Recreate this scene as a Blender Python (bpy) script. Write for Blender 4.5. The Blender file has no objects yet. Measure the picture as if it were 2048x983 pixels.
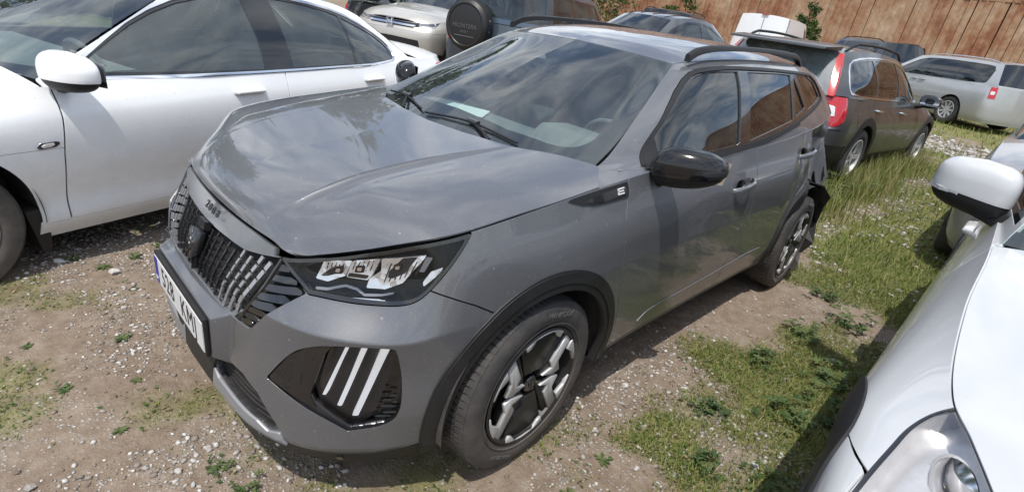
import bpy, bmesh, math, random
import numpy as np
from mathutils import Vector, Matrix
random.seed(7); rng = np.random.default_rng(7)
SC = bpy.context.scene
COL = SC.collection

# ------------------------------------------------------------------ camera
CAM_POS = (-0.359, -1.754, 1.527); YAW, PITCH, ROLL = 0.7351, -0.4242, 0.1590
def _cam():
    f = Vector((math.cos(YAW)*math.cos(PITCH), math.sin(YAW)*math.cos(PITCH), math.sin(PITCH)))
    r = Vector((math.sin(YAW), -math.cos(YAW), 0)); u = r.cross(f)
    r2 = math.cos(ROLL)*r + math.sin(ROLL)*u; u2 = -math.sin(ROLL)*r + math.cos(ROLL)*u
    cd = bpy.data.cameras.new('camera'); co = bpy.data.objects.new('camera', cd); COL.objects.link(co)
    m = Matrix(((r2.x, u2.x, -f.x, CAM_POS[0]), (r2.y, u2.y, -f.y, CAM_POS[1]), (r2.z, u2.z, -f.z, CAM_POS[2]), (0, 0, 0, 1)))
    co.matrix_world = m
    cd.sensor_width = 36; cd.lens = 1046.9/2048*36; cd.clip_start = 0.05; cd.clip_end = 600
    SC.camera = co
_cam()

# ------------------------------------------------------------------ sun, sky with broken cloud, exposure
SUN_DIR = Vector((-0.36, -0.19, 1.0)).normalized()          # towards the sun
def _light():
    sd = bpy.data.lights.new('sun', 'SUN'); sd.energy = 3.1; sd.angle = math.radians(0.53); sd.color = (1, 0.955, 0.89)
    so = bpy.data.objects.new('sun', sd); COL.objects.link(so)
    so.rotation_euler = (-SUN_DIR).to_track_quat('-Z', 'Y').to_euler(); so.location = (0, 0, 20)
    w = bpy.data.worlds.new('World'); SC.world = w; w.use_nodes = True
    nt = w.node_tree; nt.nodes.clear(); N = nt.nodes.new; L = nt.links.new
    out = N('ShaderNodeOutputWorld'); bg = N('ShaderNodeBackground'); bg.inputs[1].default_value = 0.15
    sky = N('ShaderNodeTexSky'); sky.sky_type = 'NISHITA'; sky.sun_disc = False
    sky.sun_elevation = math.asin(SUN_DIR.z); sky.sun_rotation = math.atan2(SUN_DIR.x, SUN_DIR.y)
    sky.air_density = 1.0; sky.dust_density = 1.2; sky.ozone_density = 1.0
    tc = N('ShaderNodeTexCoord'); sep = N('ShaderNodeSeparateXYZ'); L(tc.outputs['Generated'], sep.inputs[0])
    mx = N('ShaderNodeMath'); mx.operation = 'MAXIMUM'; L(sep.outputs[2], mx.inputs[0]); mx.inputs[1].default_value = 0.0
    ad = N('ShaderNodeMath'); ad.operation = 'ADD'; L(mx.outputs[0], ad.inputs[0]); ad.inputs[1].default_value = 0.22
    dv = N('ShaderNodeVectorMath'); dv.operation = 'DIVIDE'; L(tc.outputs['Generated'], dv.inputs[0])
    cb = N('ShaderNodeCombineXYZ'); [L(ad.outputs[0], cb.inputs[i]) for i in range(3)]; L(cb.outputs[0], dv.inputs[1])
    n1 = N('ShaderNodeTexNoise'); n1.inputs['Scale'].default_value = 2.7; n1.inputs['Detail'].default_value = 9; n1.inputs['Roughness'].default_value = 0.60
    n1.inputs['Distortion'].default_value = 0.35; L(dv.outputs[0], n1.inputs['Vector'])
    rp = N('ShaderNodeValToRGB'); rp.color_ramp.elements[0].position = 0.40; rp.color_ramp.elements[1].position = 0.60
    L(n1.outputs['Fac'], rp.inputs[0])
    n2 = N('ShaderNodeTexNoise'); n2.inputs['Scale'].default_value = 3.1; n2.inputs['Detail'].default_value = 7; n2.inputs['Roughness'].default_value = 0.6
    L(dv.outputs[0], n2.inputs['Vector'])
    cr = N('ShaderNodeValToRGB'); cr.color_ramp.elements[0].position = 0.3; cr.color_ramp.elements[1].position = 0.7
    cr.color_ramp.elements[0].color = (4.6, 5.0, 5.5, 1); cr.color_ramp.elements[1].color = (8.6, 8.9, 9.3, 1)
    L(n2.outputs['Fac'], cr.inputs[0])
    mix = N('ShaderNodeMix'); mix.data_type = 'RGBA'; L(rp.outputs[0], mix.inputs[0]); L(sky.outputs[0], mix.inputs[6]); L(cr.outputs[0], mix.inputs[7])
    L(mix.outputs[2], bg.inputs[0]); L(bg.outputs[0], out.inputs[0])
_light()
SC.view_settings.view_transform = 'Standard'; SC.view_settings.look = 'None'
SC.view_settings.exposure = 0.45; SC.view_settings.gamma = 1.0; SC.view_settings.use_curve_mapping = False
SC.cycles.max_bounces = 10; SC.cycles.transparent_max_bounces = 12; SC.cycles.caustics_reflective = False; SC.cycles.caustics_refractive = False

# ------------------------------------------------------------------ object helpers
def link(name, data, parent=None):
    o = bpy.data.objects.new(name, data); COL.objects.link(o)
    if parent is not None: o.parent = parent
    return o
def thing(name, label, cat, loc=(0, 0, 0), rotz=0.0, group=None):
    o = link(name, None); o.location = loc; o.rotation_euler = (0, 0, rotz); o.empty_display_size = 0.2
    tag(o, label, cat, group); return o
def tag(o, label, cat, group=None):
    o['label'] = label; o['category'] = cat
    if group: o['group'] = group
    return o
def mesh(name, V, F, mat, parent=None, smooth=True, normals=None, N=None):
    me = bpy.data.meshes.new(name)
    V = np.asarray(V, dtype=np.float64)
    me.from_pydata(V.tolist(), [], [list(map(int, f)) for f in F]) if not isinstance(F, np.ndarray) else _fast(me, V, F)
    if smooth: me.polygons.foreach_set('use_smooth', np.ones(len(me.polygons), dtype=bool))
    if mat is not None: me.materials.append(mat)
    if N is not None: me.normals_split_custom_set_from_vertices(np.asarray(N).tolist())
    me.update()
    return link(name, me, parent)
def _fast(me, V, F):
    n = F.shape[1]; me.vertices.add(len(V)); me.vertices.foreach_set('co', V.astype(np.float32).ravel())
    me.loops.add(F.size); me.loops.foreach_set('vertex_index', F.astype(np.int32).ravel())
    me.polygons.add(len(F)); me.polygons.foreach_set('loop_start', np.arange(0, F.size, n, dtype=np.int32))
    me.update(calc_edges=True)
def autosmooth(o, ang=35):
    me = o.data; bm = bmesh.new(); bm.from_mesh(me)
    for e in bm.edges:
        e.smooth = not (len(e.link_faces) == 2 and e.calc_face_angle(0) > math.radians(ang))
    for f in bm.faces: f.smooth = True
    bm.to_mesh(me); bm.free(); return o
class MB:
    """collects primitive shapes into one mesh"""
    def __init__(s): s.v = []; s.f = []
    def add(s, V, F):
        k = len(s.v); s.v += [tuple(map(float, p)) for p in V]; s.f += [[i+k for i in f] for f in F]; return s
    def box(s, c, d, rot=None, taper=1.0):
        x, y, z = d[0]/2, d[1]/2, d[2]/2
        P = [Vector((sx*x*(taper if sz > 0 else 1), sy*y*(taper if sz > 0 else 1), sz*z)) for sz in (-1, 1) for sx, sy in ((-1, -1), (1, -1), (1, 1), (-1, 1))]
        if rot is not None: P = [rot @ p for p in P]
        return s.add([p+Vector(c) for p in P], [(0, 3, 2, 1), (4, 5, 6, 7), (0, 1, 5, 4), (1, 2, 6, 5), (2, 3, 7, 6), (3, 0, 4, 7)])
    def hexa(s, P): return s.add(P, [(0, 3, 2, 1), (4, 5, 6, 7), (0, 1, 5, 4), (1, 2, 6, 5), (2, 3, 7, 6), (3, 0, 4, 7)])
    def tube(s, pts, r, n=8, caps=True):
        pts = [Vector(p) for p in pts]; rr = r if hasattr(r, '__len__') else [r]*len(pts)
        rings = []; prev = None
        for i, p in enumerate(pts):
            t = (pts[min(i+1, len(pts)-1)]-pts[max(i-1, 0)]).normalized()
            if prev is None: a = t.orthogonal().normalized()
            else: a = (prev-t*prev.dot(t)).normalized()
            prev = a; b = t.cross(a)
            rings.append([p+(a*math.cos(2*math.pi*k/n)+b*math.sin(2*math.pi*k/n))*rr[i] for k in range(n)])
        V = [q for R in rings for q in R]; F = []
        for i in range(len(pts)-1):
            for k in range(n): F.append((i*n+k, i*n+(k+1) % n, (i+1)*n+(k+1) % n, (i+1)*n+k))
        if caps: F += [tuple(range(n))[::-1], tuple((len(pts)-1)*n+k for k in range(n))]
        return s.add(V, F)
    def lathe(s, prof, n=48, axis='y', origin=(0, 0, 0), a0=0.0, a1=2*math.pi):
        """prof: (radius, along) pairs turned round the axis"""
        full = abs(a1-a0-2*math.pi) < 1e-6; m = n if full else n+1; V = []; F = []
        for r, h in prof:
            for k in range(m):
                a = a0+(a1-a0)*k/n; c, q = r*math.cos(a), r*math.sin(a)
                V.append({'y': (c, h, q), 'z': (c, q, h), 'x': (h, c, q)}[axis])
        for i in range(len(prof)-1):
            for k in range(n):
                k2 = (k+1) % m if full else k+1
                F.append((i*m+k, i*m+k2, (i+1)*m+k2, (i+1)*m+k))
        return s.add([(v[0]+origin[0], v[1]+origin[1], v[2]+origin[2]) for v in V], F)
    def prism(s, poly, a, b, mapf):
        """poly 2D outline extruded from a to b; mapf(u,v,h)->xyz"""
        n = len(poly); V = [mapf(u, v, a) for u, v in poly]+[mapf(u, v, b) for u, v in poly]
        return s.add(V, [tuple(range(n))[::-1], tuple(range(n, 2*n))]+[(i, (i+1) % n, n+(i+1) % n, n+i) for i in range(n)])
    def build(s, name, mat, parent=None, smooth=None):
        o = mesh(name, s.v, s.f, mat, parent, smooth=False)
        bm = bmesh.new(); bm.from_mesh(o.data); bmesh.ops.recalc_face_normals(bm, faces=bm.faces[:]); bm.to_mesh(o.data); bm.free()
        if smooth: autosmooth(o, smooth)
        return o
def bevelled(o, w=0.004, seg=2):
    bm = bmesh.new(); bm.from_mesh(o.data)
    es = [e for e in bm.edges if len(e.link_faces) == 2 and e.calc_face_angle(0) > 0.5]
    bmesh.ops.bevel(bm, geom=es, offset=w, segments=seg, affect='EDGES', profile=0.6, clamp_overlap=True)
    for f in bm.faces: f.smooth = True
    bm.to_mesh(o.data); bm.free(); return autosmooth(o, 50)

# ------------------------------------------------------------------ surface toolkit (sheets, clipping, panels)
def cr(P, n):
    """centripetal Catmull-Rom through P, n samples evenly by control index"""
    P = np.asarray(P, float); m = len(P)
    Q = np.vstack([2*P[0]-P[1], P, 2*P[-1]-P[-2]])
    u = np.linspace(0, m-1, n); i = np.minimum(u.astype(int), m-2); f = (u-i)[:, None]
    p0, p1, p2, p3 = Q[i], Q[i+1], Q[i+2], Q[i+3]
    d1 = np.sqrt(np.linalg.norm(p1-p0, axis=1))[:, None]+1e-6; d2 = np.sqrt(np.linalg.norm(p2-p1, axis=1))[:, None]+1e-6; d3 = np.sqrt(np.linalg.norm(p3-p2, axis=1))[:, None]+1e-6
    m1 = d2*((p1-p0)/d1-(p2-p0)/(d1+d2)+(p2-p1)/d2); m2 = d2*((p2-p1)/d2-(p3-p1)/(d2+d3)+(p3-p2)/d3)
    f2, f3 = f*f, f*f*f
    return (2*f3-3*f2+1)*p1+(f3-2*f2+f)*m1+(-2*f3+3*f2)*p2+(f3-f2)*m2
def resample(P, n):
    d = np.r_[0, np.cumsum(np.linalg.norm(np.diff(P, axis=0), axis=1))]
    t = np.linspace(0, d[-1], n); return np.stack([np.interp(t, d, P[:, k]) for k in range(P.shape[1])], 1)
class Sheet:
    def __init__(s, V, F, N=None): s.V = V; s.F = F; s.N = s.vn() if N is None else N
    def vn(s):
        a, b, c = s.V[s.F[:, 0]], s.V[s.F[:, 1]], s.V[s.F[:, 2]]; n = np.cross(b-a, c-a); R = np.zeros_like(s.V)
        for k in range(3): np.add.at(R, s.F[:, k], n)
        return R/(np.linalg.norm(R, axis=1)[:, None]+1e-12)
    def mirror(s):
        m = np.array([1, -1, 1.]); return Sheet(s.V*m, s.F[:, ::-1].copy(), s.N*m)
    def moved(s, d): return Sheet(s.V+s.N*d, s.F, s.N)
    def join(s, o): return Sheet(np.vstack([s.V, o.V]), np.vstack([s.F, o.F+len(s.V)]), np.vstack([s.N, o.N]))
    def clip(s, f):
        """keep the part where f >= 0"""
        if callable(f): f = f(s.V)
        f = np.where(np.abs(f) < 1e-9, 1e-9, f); ins = f > 0; F = s.F; k = ins[F].sum(1)
        keep = F[k == 3]; part = F[(k == 1) | (k == 2)]
        if len(part) == 0: return s._compact(keep)
        pin = ins[part]; one = pin.sum(1) == 1
        odd = np.where(one, pin.argmax(1), (~pin).argmax(1)); r = np.arange(len(part))
        A, B, Cc = part[r, odd], part[r, (odd+1) % 3], part[r, (odd+2) % 3]
        e1 = np.stack([A, B], 1); e2 = np.stack([A, Cc], 1); E = np.sort(np.vstack([e1, e2]), 1).astype(np.int64); n_ = len(s.V)
        K, inv = np.unique(E[:, 0]*n_+E[:, 1], return_inverse=True); inv = inv.ravel(); U = np.stack([K//n_, K % n_], 1)
        t = (f[U[:, 0]]/(f[U[:, 0]]-f[U[:, 1]]))[:, None]
        nV = s.V[U[:, 0]]*(1-t)+s.V[U[:, 1]]*t; nN = s.N[U[:, 0]]*(1-t)+s.N[U[:, 1]]*t
        b0 = len(s.V); i1 = inv[:len(part)]+b0; i2 = inv[len(part):]+b0
        T = [keep, np.stack([A, i1, i2], 1)[one], np.stack([i1, B, Cc], 1)[~one], np.stack([i1, Cc, i2], 1)[~one]]
        S = Sheet(np.vstack([s.V, nV]), np.vstack(T), np.vstack([s.N, nN])); return S._compact(S.F)
    def _compact(s, F):
        k = np.zeros(len(s.V), bool); k[F.ravel()] = True; m = np.cumsum(k)-1; return Sheet(s.V[k], m[F].reshape(-1, 3), s.N[k])
    def boundary(s):
        E = np.vstack([s.F[:, [0, 1]], s.F[:, [1, 2]], s.F[:, [2, 0]]]); k = np.sort(E, 1).astype(np.int64)
        _, inv, cnt = np.unique(k[:, 0]*len(s.V)+k[:, 1], return_inverse=True, return_counts=True); return E[cnt[inv.ravel()] == 1]
    def panel(s, name, mat, parent, off=0.0, flange=0.012):
        """outer skin + a return edge all round so that the panel has thickness"""
        if len(s.F) == 0: print('EMPTY PANEL', name); return None
        V = s.V+s.N*off; B = s.boundary(); n = len(V)
        if flange > 0 and len(B):
            u, inv = np.unique(B, return_inverse=True); inv = inv.reshape(-1, 2); m = len(u)
            V2 = V[u]; V3 = V[u]-s.N[u]*flange
            a, b = inv[:, 0]+n, inv[:, 1]+n
            FF = np.vstack([s.F, np.stack([a, a+m, b+m], 1), np.stack([a, b+m, b], 1)])
            # flange normals point outwards of the patch
            t = V[B[:, 1]]-V[B[:, 0]]; o = np.cross(t, s.N[B[:, 0]]); fn = np.zeros((m, 3)); np.add.at(fn, inv[:, 0], o); np.add.at(fn, inv[:, 1], o)
            fn /= np.linalg.norm(fn, axis=1)[:, None]+1e-12
            soft = s.N[u]*0.55+fn*0.8; soft /= np.linalg.norm(soft, axis=1)[:, None]
            return mesh(name, np.vstack([V, V2, V3]), FF, mat, parent, N=np.vstack([s.N, soft, fn]))
        return mesh(name, V, s.F, mat, parent, N=s.N)
def grid_sheet(G, flip=False):
    R, C, _ = G.shape; i = np.arange(R*C).reshape(R, C)
    a, b, c, d = i[:-1, :-1].ravel(), i[:-1, 1:].ravel(), i[1:, 1:].ravel(), i[1:, :-1].ravel()
    F = np.vstack([np.stack([a, b, c], 1), np.stack([a, c, d], 1)])
    if flip: F = F[:, ::-1].copy()
    return Sheet(G.reshape(-1, 3).astype(float), F)
def loft(rows, nc, nr, crease=(), even=True):
    """rows: control curves (each a list of xyz, same count). Smooth both ways; rows in crease break the smoothness."""
    R = np.stack([cr(r, nc) for r in rows]); br = [0]+sorted(crease)+[len(rows)-1]; out = []
    L = np.linalg.norm(np.diff(R, axis=0), axis=2).mean(1)
    for a, b in zip(br[:-1], br[1:]):
        k = max(3, int(round(nr*L[a:b].sum()/L.sum())))
        seg = np.stack([cr(R[a:b+1, j], k+1) if b-a > 1 else R[a, j]+(R[b, j]-R[a, j])*np.linspace(0, 1, k+1)[:, None] for j in range(nc)], 1)
        out.append(seg if not out else seg[1:])
    return np.concatenate(out, 0)
def sdf(P, poly):
    """signed distance, positive inside (only roughly so well away from the outline)"""
    poly = np.asarray(poly, float); P = np.asarray(P, float)
    lo, hi = poly.min(0), poly.max(0); far = np.maximum(lo-P, P-hi).max(1); nb = far < .08
    if nb.sum() < len(P):
        out = -np.maximum(far, .05); out[nb] = sdf(P[nb], poly) if nb.any() else 0; return out
    a = poly; b = np.roll(poly, -1, 0)
    d2 = np.full(len(P), 1e18); ins = np.zeros(len(P), bool)
    for p, q in zip(a, b):
        e = q-p; w = P-p; t = np.clip((w@e)/(e@e+1e-15), 0, 1); d2 = np.minimum(d2, ((w-t[:, None]*e)**2).sum(1))
        c = ((p[1] <= P[:, 1]) & (q[1] > P[:, 1])) | ((q[1] <= P[:, 1]) & (p[1] > P[:, 1]))
        x = p[0]+(P[:, 1]-p[1])/(q[1]-p[1]+1e-18)*(q[0]-p[0]); ins ^= c & (P[:, 0] < x)
    d = np.sqrt(d2); return np.where(ins, d, -d)
CH = {'xz': (0, 2), 'yz': (1, 2), 'xy': (0, 1)}
def inside(poly, ch='xz', inset=0.0, av=True):
    i, j = CH[ch]
    def f(V):
        P = V[:, [i, j]].copy()
        if av and i == 1: P[:, 0] = np.abs(P[:, 0])
        if av and j == 1: P[:, 1] = np.abs(P[:, 1])
        return sdf(P, poly)-inset
    return f
def outside(poly, ch='xz', gap=0.0, av=True):
    g = inside(poly, ch, 0.0, av); return lambda V: -g(V)-gap
def rnd(poly, it=2, sharp=(), k=0.25):
    """corner-cutting smoothing of a closed outline; indices in sharp stay corners"""
    P = [(np.array(p, float), i in sharp) for i, p in enumerate(poly)]
    for _ in range(it):
        Q = []; n = len(P)
        for i in range(n):
            p, s = P[i]; a, _s = P[i-1]; b, _t = P[(i+1) % n]
            if s: Q.append((p, True))
            else: Q += [(p+(a-p)*k, False), (p+(b-p)*k, False)]
        P = Q
    return np.array([p for p, _ in P])
def circle(cx, cz, r, n=72): a = np.linspace(0, 2*np.pi, n, endpoint=False); return np.stack([cx+r*np.cos(a), cz+r*np.sin(a)], 1)

# ------------------------------------------------------------------ materials
MATS = {}
def mat(name, col=(0.5, 0.5, 0.5), rough=0.5, metal=0.0, coat=0.0, var=0.0, vscale=6.0, bump=0.0, bscale=200.0, spec=None, emit=None, dirt=0.0, dirtcol=(0.16, 0.13, 0.10), flake=0.0, coatr=0.03, trans=0.0, ior=1.45, alpha=None, speck=0.0):
    if name in MATS: return MATS[name]
    m = bpy.data.materials.new(name); m.use_nodes = True; nt = m.node_tree; b = nt.nodes['Principled BSDF']; N = nt.nodes.new; L = nt.links.new
    b.inputs['Base Color'].default_value = (*col, 1); b.inputs['Roughness'].default_value = rough; b.inputs['Metallic'].default_value = metal
    b.inputs['Coat Weight'].default_value = coat; b.inputs['Coat Roughness'].default_value = coatr; b.inputs['IOR'].default_value = ior
    b.inputs['Transmission Weight'].default_value = trans
    if spec is not None: b.inputs['Specular IOR Level'].default_value = spec
    if emit: b.inputs['Emission Color'].default_value = (*emit[0], 1); b.inputs['Emission Strength'].default_value = emit[1]
    geo = N('ShaderNodeNewGeometry')
    csock = None
    if var > 0 or dirt > 0:
        n = N('ShaderNodeTexNoise'); n.inputs['Scale'].default_value = vscale; n.inputs['Detail'].default_value = 6; n.inputs['Roughness'].default_value = 0.65; L(geo.outputs['Position'], n.inputs['Vector'])
        mr = N('ShaderNodeMapRange'); mr.inputs[1].default_value = 0.25; mr.inputs[2].default_value = 0.75; mr.inputs[3].default_value = 1-var; mr.inputs[4].default_value = 1+var; L(n.outputs['Fac'], mr.inputs[0])
        mm = N('ShaderNodeVectorMath'); mm.operation = 'SCALE'; mm.inputs[0].default_value = col; L(mr.outputs[0], mm.inputs['Scale']); csock = mm.outputs[0]
    if dirt > 0:
        # splashed dust: more of it low down on the thing, where mud is thrown up
        sp = N('ShaderNodeSeparateXYZ'); L(geo.outputs['Position'], sp.inputs[0])
        hr = N('ShaderNodeMapRange'); hr.inputs[1].default_value = 0.15; hr.inputs[2].default_value = 0.85; hr.inputs[3].default_value = 0.34; hr.inputs[4].default_value = -0.12; L(sp.outputs[2], hr.inputs[0])
        n3 = N('ShaderNodeTexNoise'); n3.inputs['Scale'].default_value = 9; n3.inputs['Detail'].default_value = 10; n3.inputs['Roughness'].default_value = 0.75; L(geo.outputs['Position'], n3.inputs['Vector'])
        a2 = N('ShaderNodeMath'); a2.operation = 'ADD'; L(hr.outputs[0], a2.inputs[0]); L(n3.outputs['Fac'], a2.inputs[1])
        r2 = N('ShaderNodeMapRange'); r2.inputs[1].default_value = 0.48; r2.inputs[2].default_value = 0.95; r2.inputs[3].default_value = 0; r2.inputs[4].default_value = dirt; L(a2.outputs[0], r2.inputs[0])
        mx = N('ShaderNodeMix'); mx.data_type = 'RGBA'; L(r2.outputs[0], mx.inputs[0]); L(csock, mx.inputs[6]); mx.inputs[7].default_value = (*dirtcol, 1); csock = mx.outputs[2]
        rr = N('ShaderNodeMapRange'); rr.inputs[3].default_value = rough; rr.inputs[4].default_value = 0.9; L(r2.outputs[0], rr.inputs[0]); L(rr.outputs[0], b.inputs['Roughness'])
        if coat > 0:
            cw = N('ShaderNodeMapRange'); cw.inputs[3].default_value = coat; cw.inputs[4].default_value = 0.0; L(r2.outputs[0], cw.inputs[0]); L(cw.outputs[0], b.inputs['Coat Weight'])
            cw2 = N('ShaderNodeMapRange'); cw2.inputs[3].default_value = coatr; cw2.inputs[4].default_value = 0.4; L(r2.outputs[0], cw2.inputs[0]); L(cw2.outputs[0], b.inputs['Coat Roughness'])
    if speck > 0:
        # dried dust spots and grit on the paint
        vo = N('ShaderNodeTexVoronoi'); vo.inputs['Scale'].default_value = 38; L(geo.outputs['Position'], vo.inputs['Vector'])
        th = N('ShaderNodeMapRange'); th.inputs[1].default_value = 0.10; th.inputs[2].default_value = 0.16; th.inputs[3].default_value = 1; th.inputs[4].default_value = 0; L(vo.outputs['Distance'], th.inputs[0])
        sc = N('ShaderNodeSeparateColor'); L(vo.outputs['Color'], sc.inputs[0]); s1 = N('ShaderNodeMapRange'); s1.inputs[1].default_value = 0.72; s1.inputs[2].default_value = 1.0; L(sc.outputs[0], s1.inputs[0])
        nd_ = N('ShaderNodeTexNoise'); nd_.inputs['Scale'].default_value = 150; nd_.inputs['Detail'].default_value = 3; L(geo.outputs['Position'], nd_.inputs['Vector'])
        nm = N('ShaderNodeMapRange'); nm.inputs[1].default_value = 0.55; nm.inputs[2].default_value = 0.85; nm.inputs[3].default_value = 0; nm.inputs[4].default_value = 0.35; L(nd_.outputs['Fac'], nm.inputs[0])
        m1 = N('ShaderNodeMath'); m1.operation = 'MULTIPLY_ADD'; L(th.outputs[0], m1.inputs[0]); L(s1.outputs[0], m1.inputs[1]); L(nm.outputs[0], m1.inputs[2]); m2_ = N('ShaderNodeMath'); m2_.operation = 'MULTIPLY'; L(m1.outputs[0], m2_.inputs[0]); m2_.inputs[1].default_value = speck
        mz = N('ShaderNodeMix'); mz.data_type = 'RGBA'; L(m2_.outputs[0], mz.inputs[0]); L(csock, mz.inputs[6]); mz.inputs[7].default_value = (0.42, 0.39, 0.35, 1); csock = mz.outputs[2]
    if csock is not None: L(csock, b.inputs['Base Color'])
    if bump > 0:
        nb = N('ShaderNodeTexNoise'); nb.inputs['Scale'].default_value = bscale; nb.inputs['Detail'].default_value = 4; L(geo.outputs['Position'], nb.inputs['Vector'])
        bp = N('ShaderNodeBump'); bp.inputs['Strength'].default_value = bump; bp.inputs['Distance'].default_value = 0.004; L(nb.outputs['Fac'], bp.inputs['Height']); L(bp.outputs[0], b.inputs['Normal'])
    MATS[name] = m; return m
def glass(name, tint=(0.8, 0.9, 0.88), dens=0.5, rough=0.0, ior=1.95, dust_haze=(0.015, 0.06)):
    """single-sheet car glass: tinted see-through mixed with a Fresnel mirror"""
    if name in MATS: return MATS[name]
    m = bpy.data.materials.new(name); m.use_nodes = True; nt = m.node_tree; nt.nodes.clear(); N = nt.nodes.new; L = nt.links.new
    o = N('ShaderNodeOutputMaterial'); t = N('ShaderNodeBsdfTransparent'); t.inputs[0].default_value = (*[c*(1-dens) for c in tint], 1)
    g = N('ShaderNodeBsdfGlossy'); g.inputs['Roughness'].default_value = rough; g.inputs[0].default_value = (1, 1, 1, 1)
    d = N('ShaderNodeBsdfDiffuse'); d.inputs[0].default_value = (0.38, 0.45, 0.47, 1)  # film colour: dust, tinted pale blue to paint in haze
    fr = N('ShaderNodeFresnel'); fr.inputs['IOR'].default_value = ior
    geo = N('ShaderNodeNewGeometry'); n = N('ShaderNodeTexNoise'); n.inputs['Scale'].default_value = 5; n.inputs['Detail'].default_value = 8; L(geo.outputs['Position'], n.inputs['Vector'])
    mr = N('ShaderNodeMapRange'); mr.inputs[1].default_value = 0.35; mr.inputs[2].default_value = 0.8; mr.inputs[3].default_value = dust_haze[0]; mr.inputs[4].default_value = dust_haze[1]; L(n.outputs['Fac'], mr.inputs[0])
    m1 = N('ShaderNodeMixShader'); L(mr.outputs[0], m1.inputs[0]); L(t.outputs[0], m1.inputs[1]); L(d.outputs[0], m1.inputs[2])
    m2 = N('ShaderNodeMixShader'); L(fr.outputs[0], m2.inputs[0]); L(m1.outputs[0], m2.inputs[1]); L(g.outputs[0], m2.inputs[2])
    L(m2.outputs[0], o.inputs[0]); MATS[name] = m; return m
M_grey = mat('grey_car_paint', (0.104, 0.107, 0.116), 0.38, 0.3, coat=0.95, var=0.04, vscale=3, dirt=0.25, coatr=0.03, speck=0.4)
M_white = mat('white_car_paint', (0.78, 0.785, 0.79), 0.4, 0.0, coat=0.9, var=0.02, vscale=2.5, dirt=0.22, dirtcol=(0.3, 0.26, 0.21), speck=0.5)
M_white2 = mat('cool_white_car_paint', (0.46, 0.47, 0.48), 0.4, 0.0, coat=0.9, var=0.02, vscale=2.5, dirt=0.2, dirtcol=(0.3, 0.26, 0.21), speck=0.5)
M_blackplastic = mat('black_plastic', (0.014, 0.014, 0.015), 0.5, bump=0.15, bscale=900, var=0.15, dirt=0.12, spec=0.35)
M_glossblack = mat('gloss_black', (0.008, 0.008, 0.009), 0.15, coat=0.8, var=0.1)
M_satin = mat('satin_black', (0.014, 0.014, 0.015), 0.42, var=0.1, dirt=0.08)
M_hazeglass = glass('rear_hazed_glass', (0.6, 0.65, 0.65), 0.55, ior=2.3, dust_haze=(0.20, 0.40))  # heavy grey film paints in the pale sky this pane would mirror
M_shell = mat('dark_gap', (0.01, 0.01, 0.01), 0.8)
M_rubber = mat('tyre_rubber', (0.03, 0.03, 0.031), 0.75, var=0.2, vscale=14, bump=0.3, bscale=400, dirt=0.75, dirtcol=(0.13, 0.11, 0.095))
M_chrome = mat('bright_metal', (0.75, 0.75, 0.76), 0.12, 1.0)
M_silver = mat('silver_plastic', (0.25, 0.25, 0.26), 0.42, 0.3, var=0.05)
M_machined = mat('machined_alloy', (0.50, 0.50, 0.50), 0.42, 0.35, var=0.08, dirt=0.12)
M_ws = glass('windscreen_glass', (0.78, 0.92, 0.90), 0.08, ior=1.85, dust_haze=(0.03, 0.08))
M_clear = glass('clear_glass', (0.82, 0.93, 0.90), 0.14, ior=1.6, dust_haze=(0.02, 0.06))
M_clear2 = glass('hazed_glass', (0.82, 0.93, 0.90), 0.10, ior=1.6, dust_haze=(0.10, 0.16))  # pale film paints grey sky haze onto the saloon's panes
M_priv = glass('privacy_glass', (0.5, 0.5, 0.5), 0.88, ior=1.75, dust_haze=(0.005, 0.03))
M_lens = glass('lamp_lens', (0.97, 0.97, 0.98), 0.04, ior=1.35, dust_haze=(0.0, 0.006))
M_frit = mat('frit_black', (0.012, 0.012, 0.013), 0.3)
M_interior = mat('interior_grey', (0.20, 0.205, 0.21), 0.75, var=0.15, bump=0.1)
M_seat = mat('seat_fabric', (0.16, 0.16, 0.165), 0.9, var=0.2, bump=0.2, bscale=500)

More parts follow.
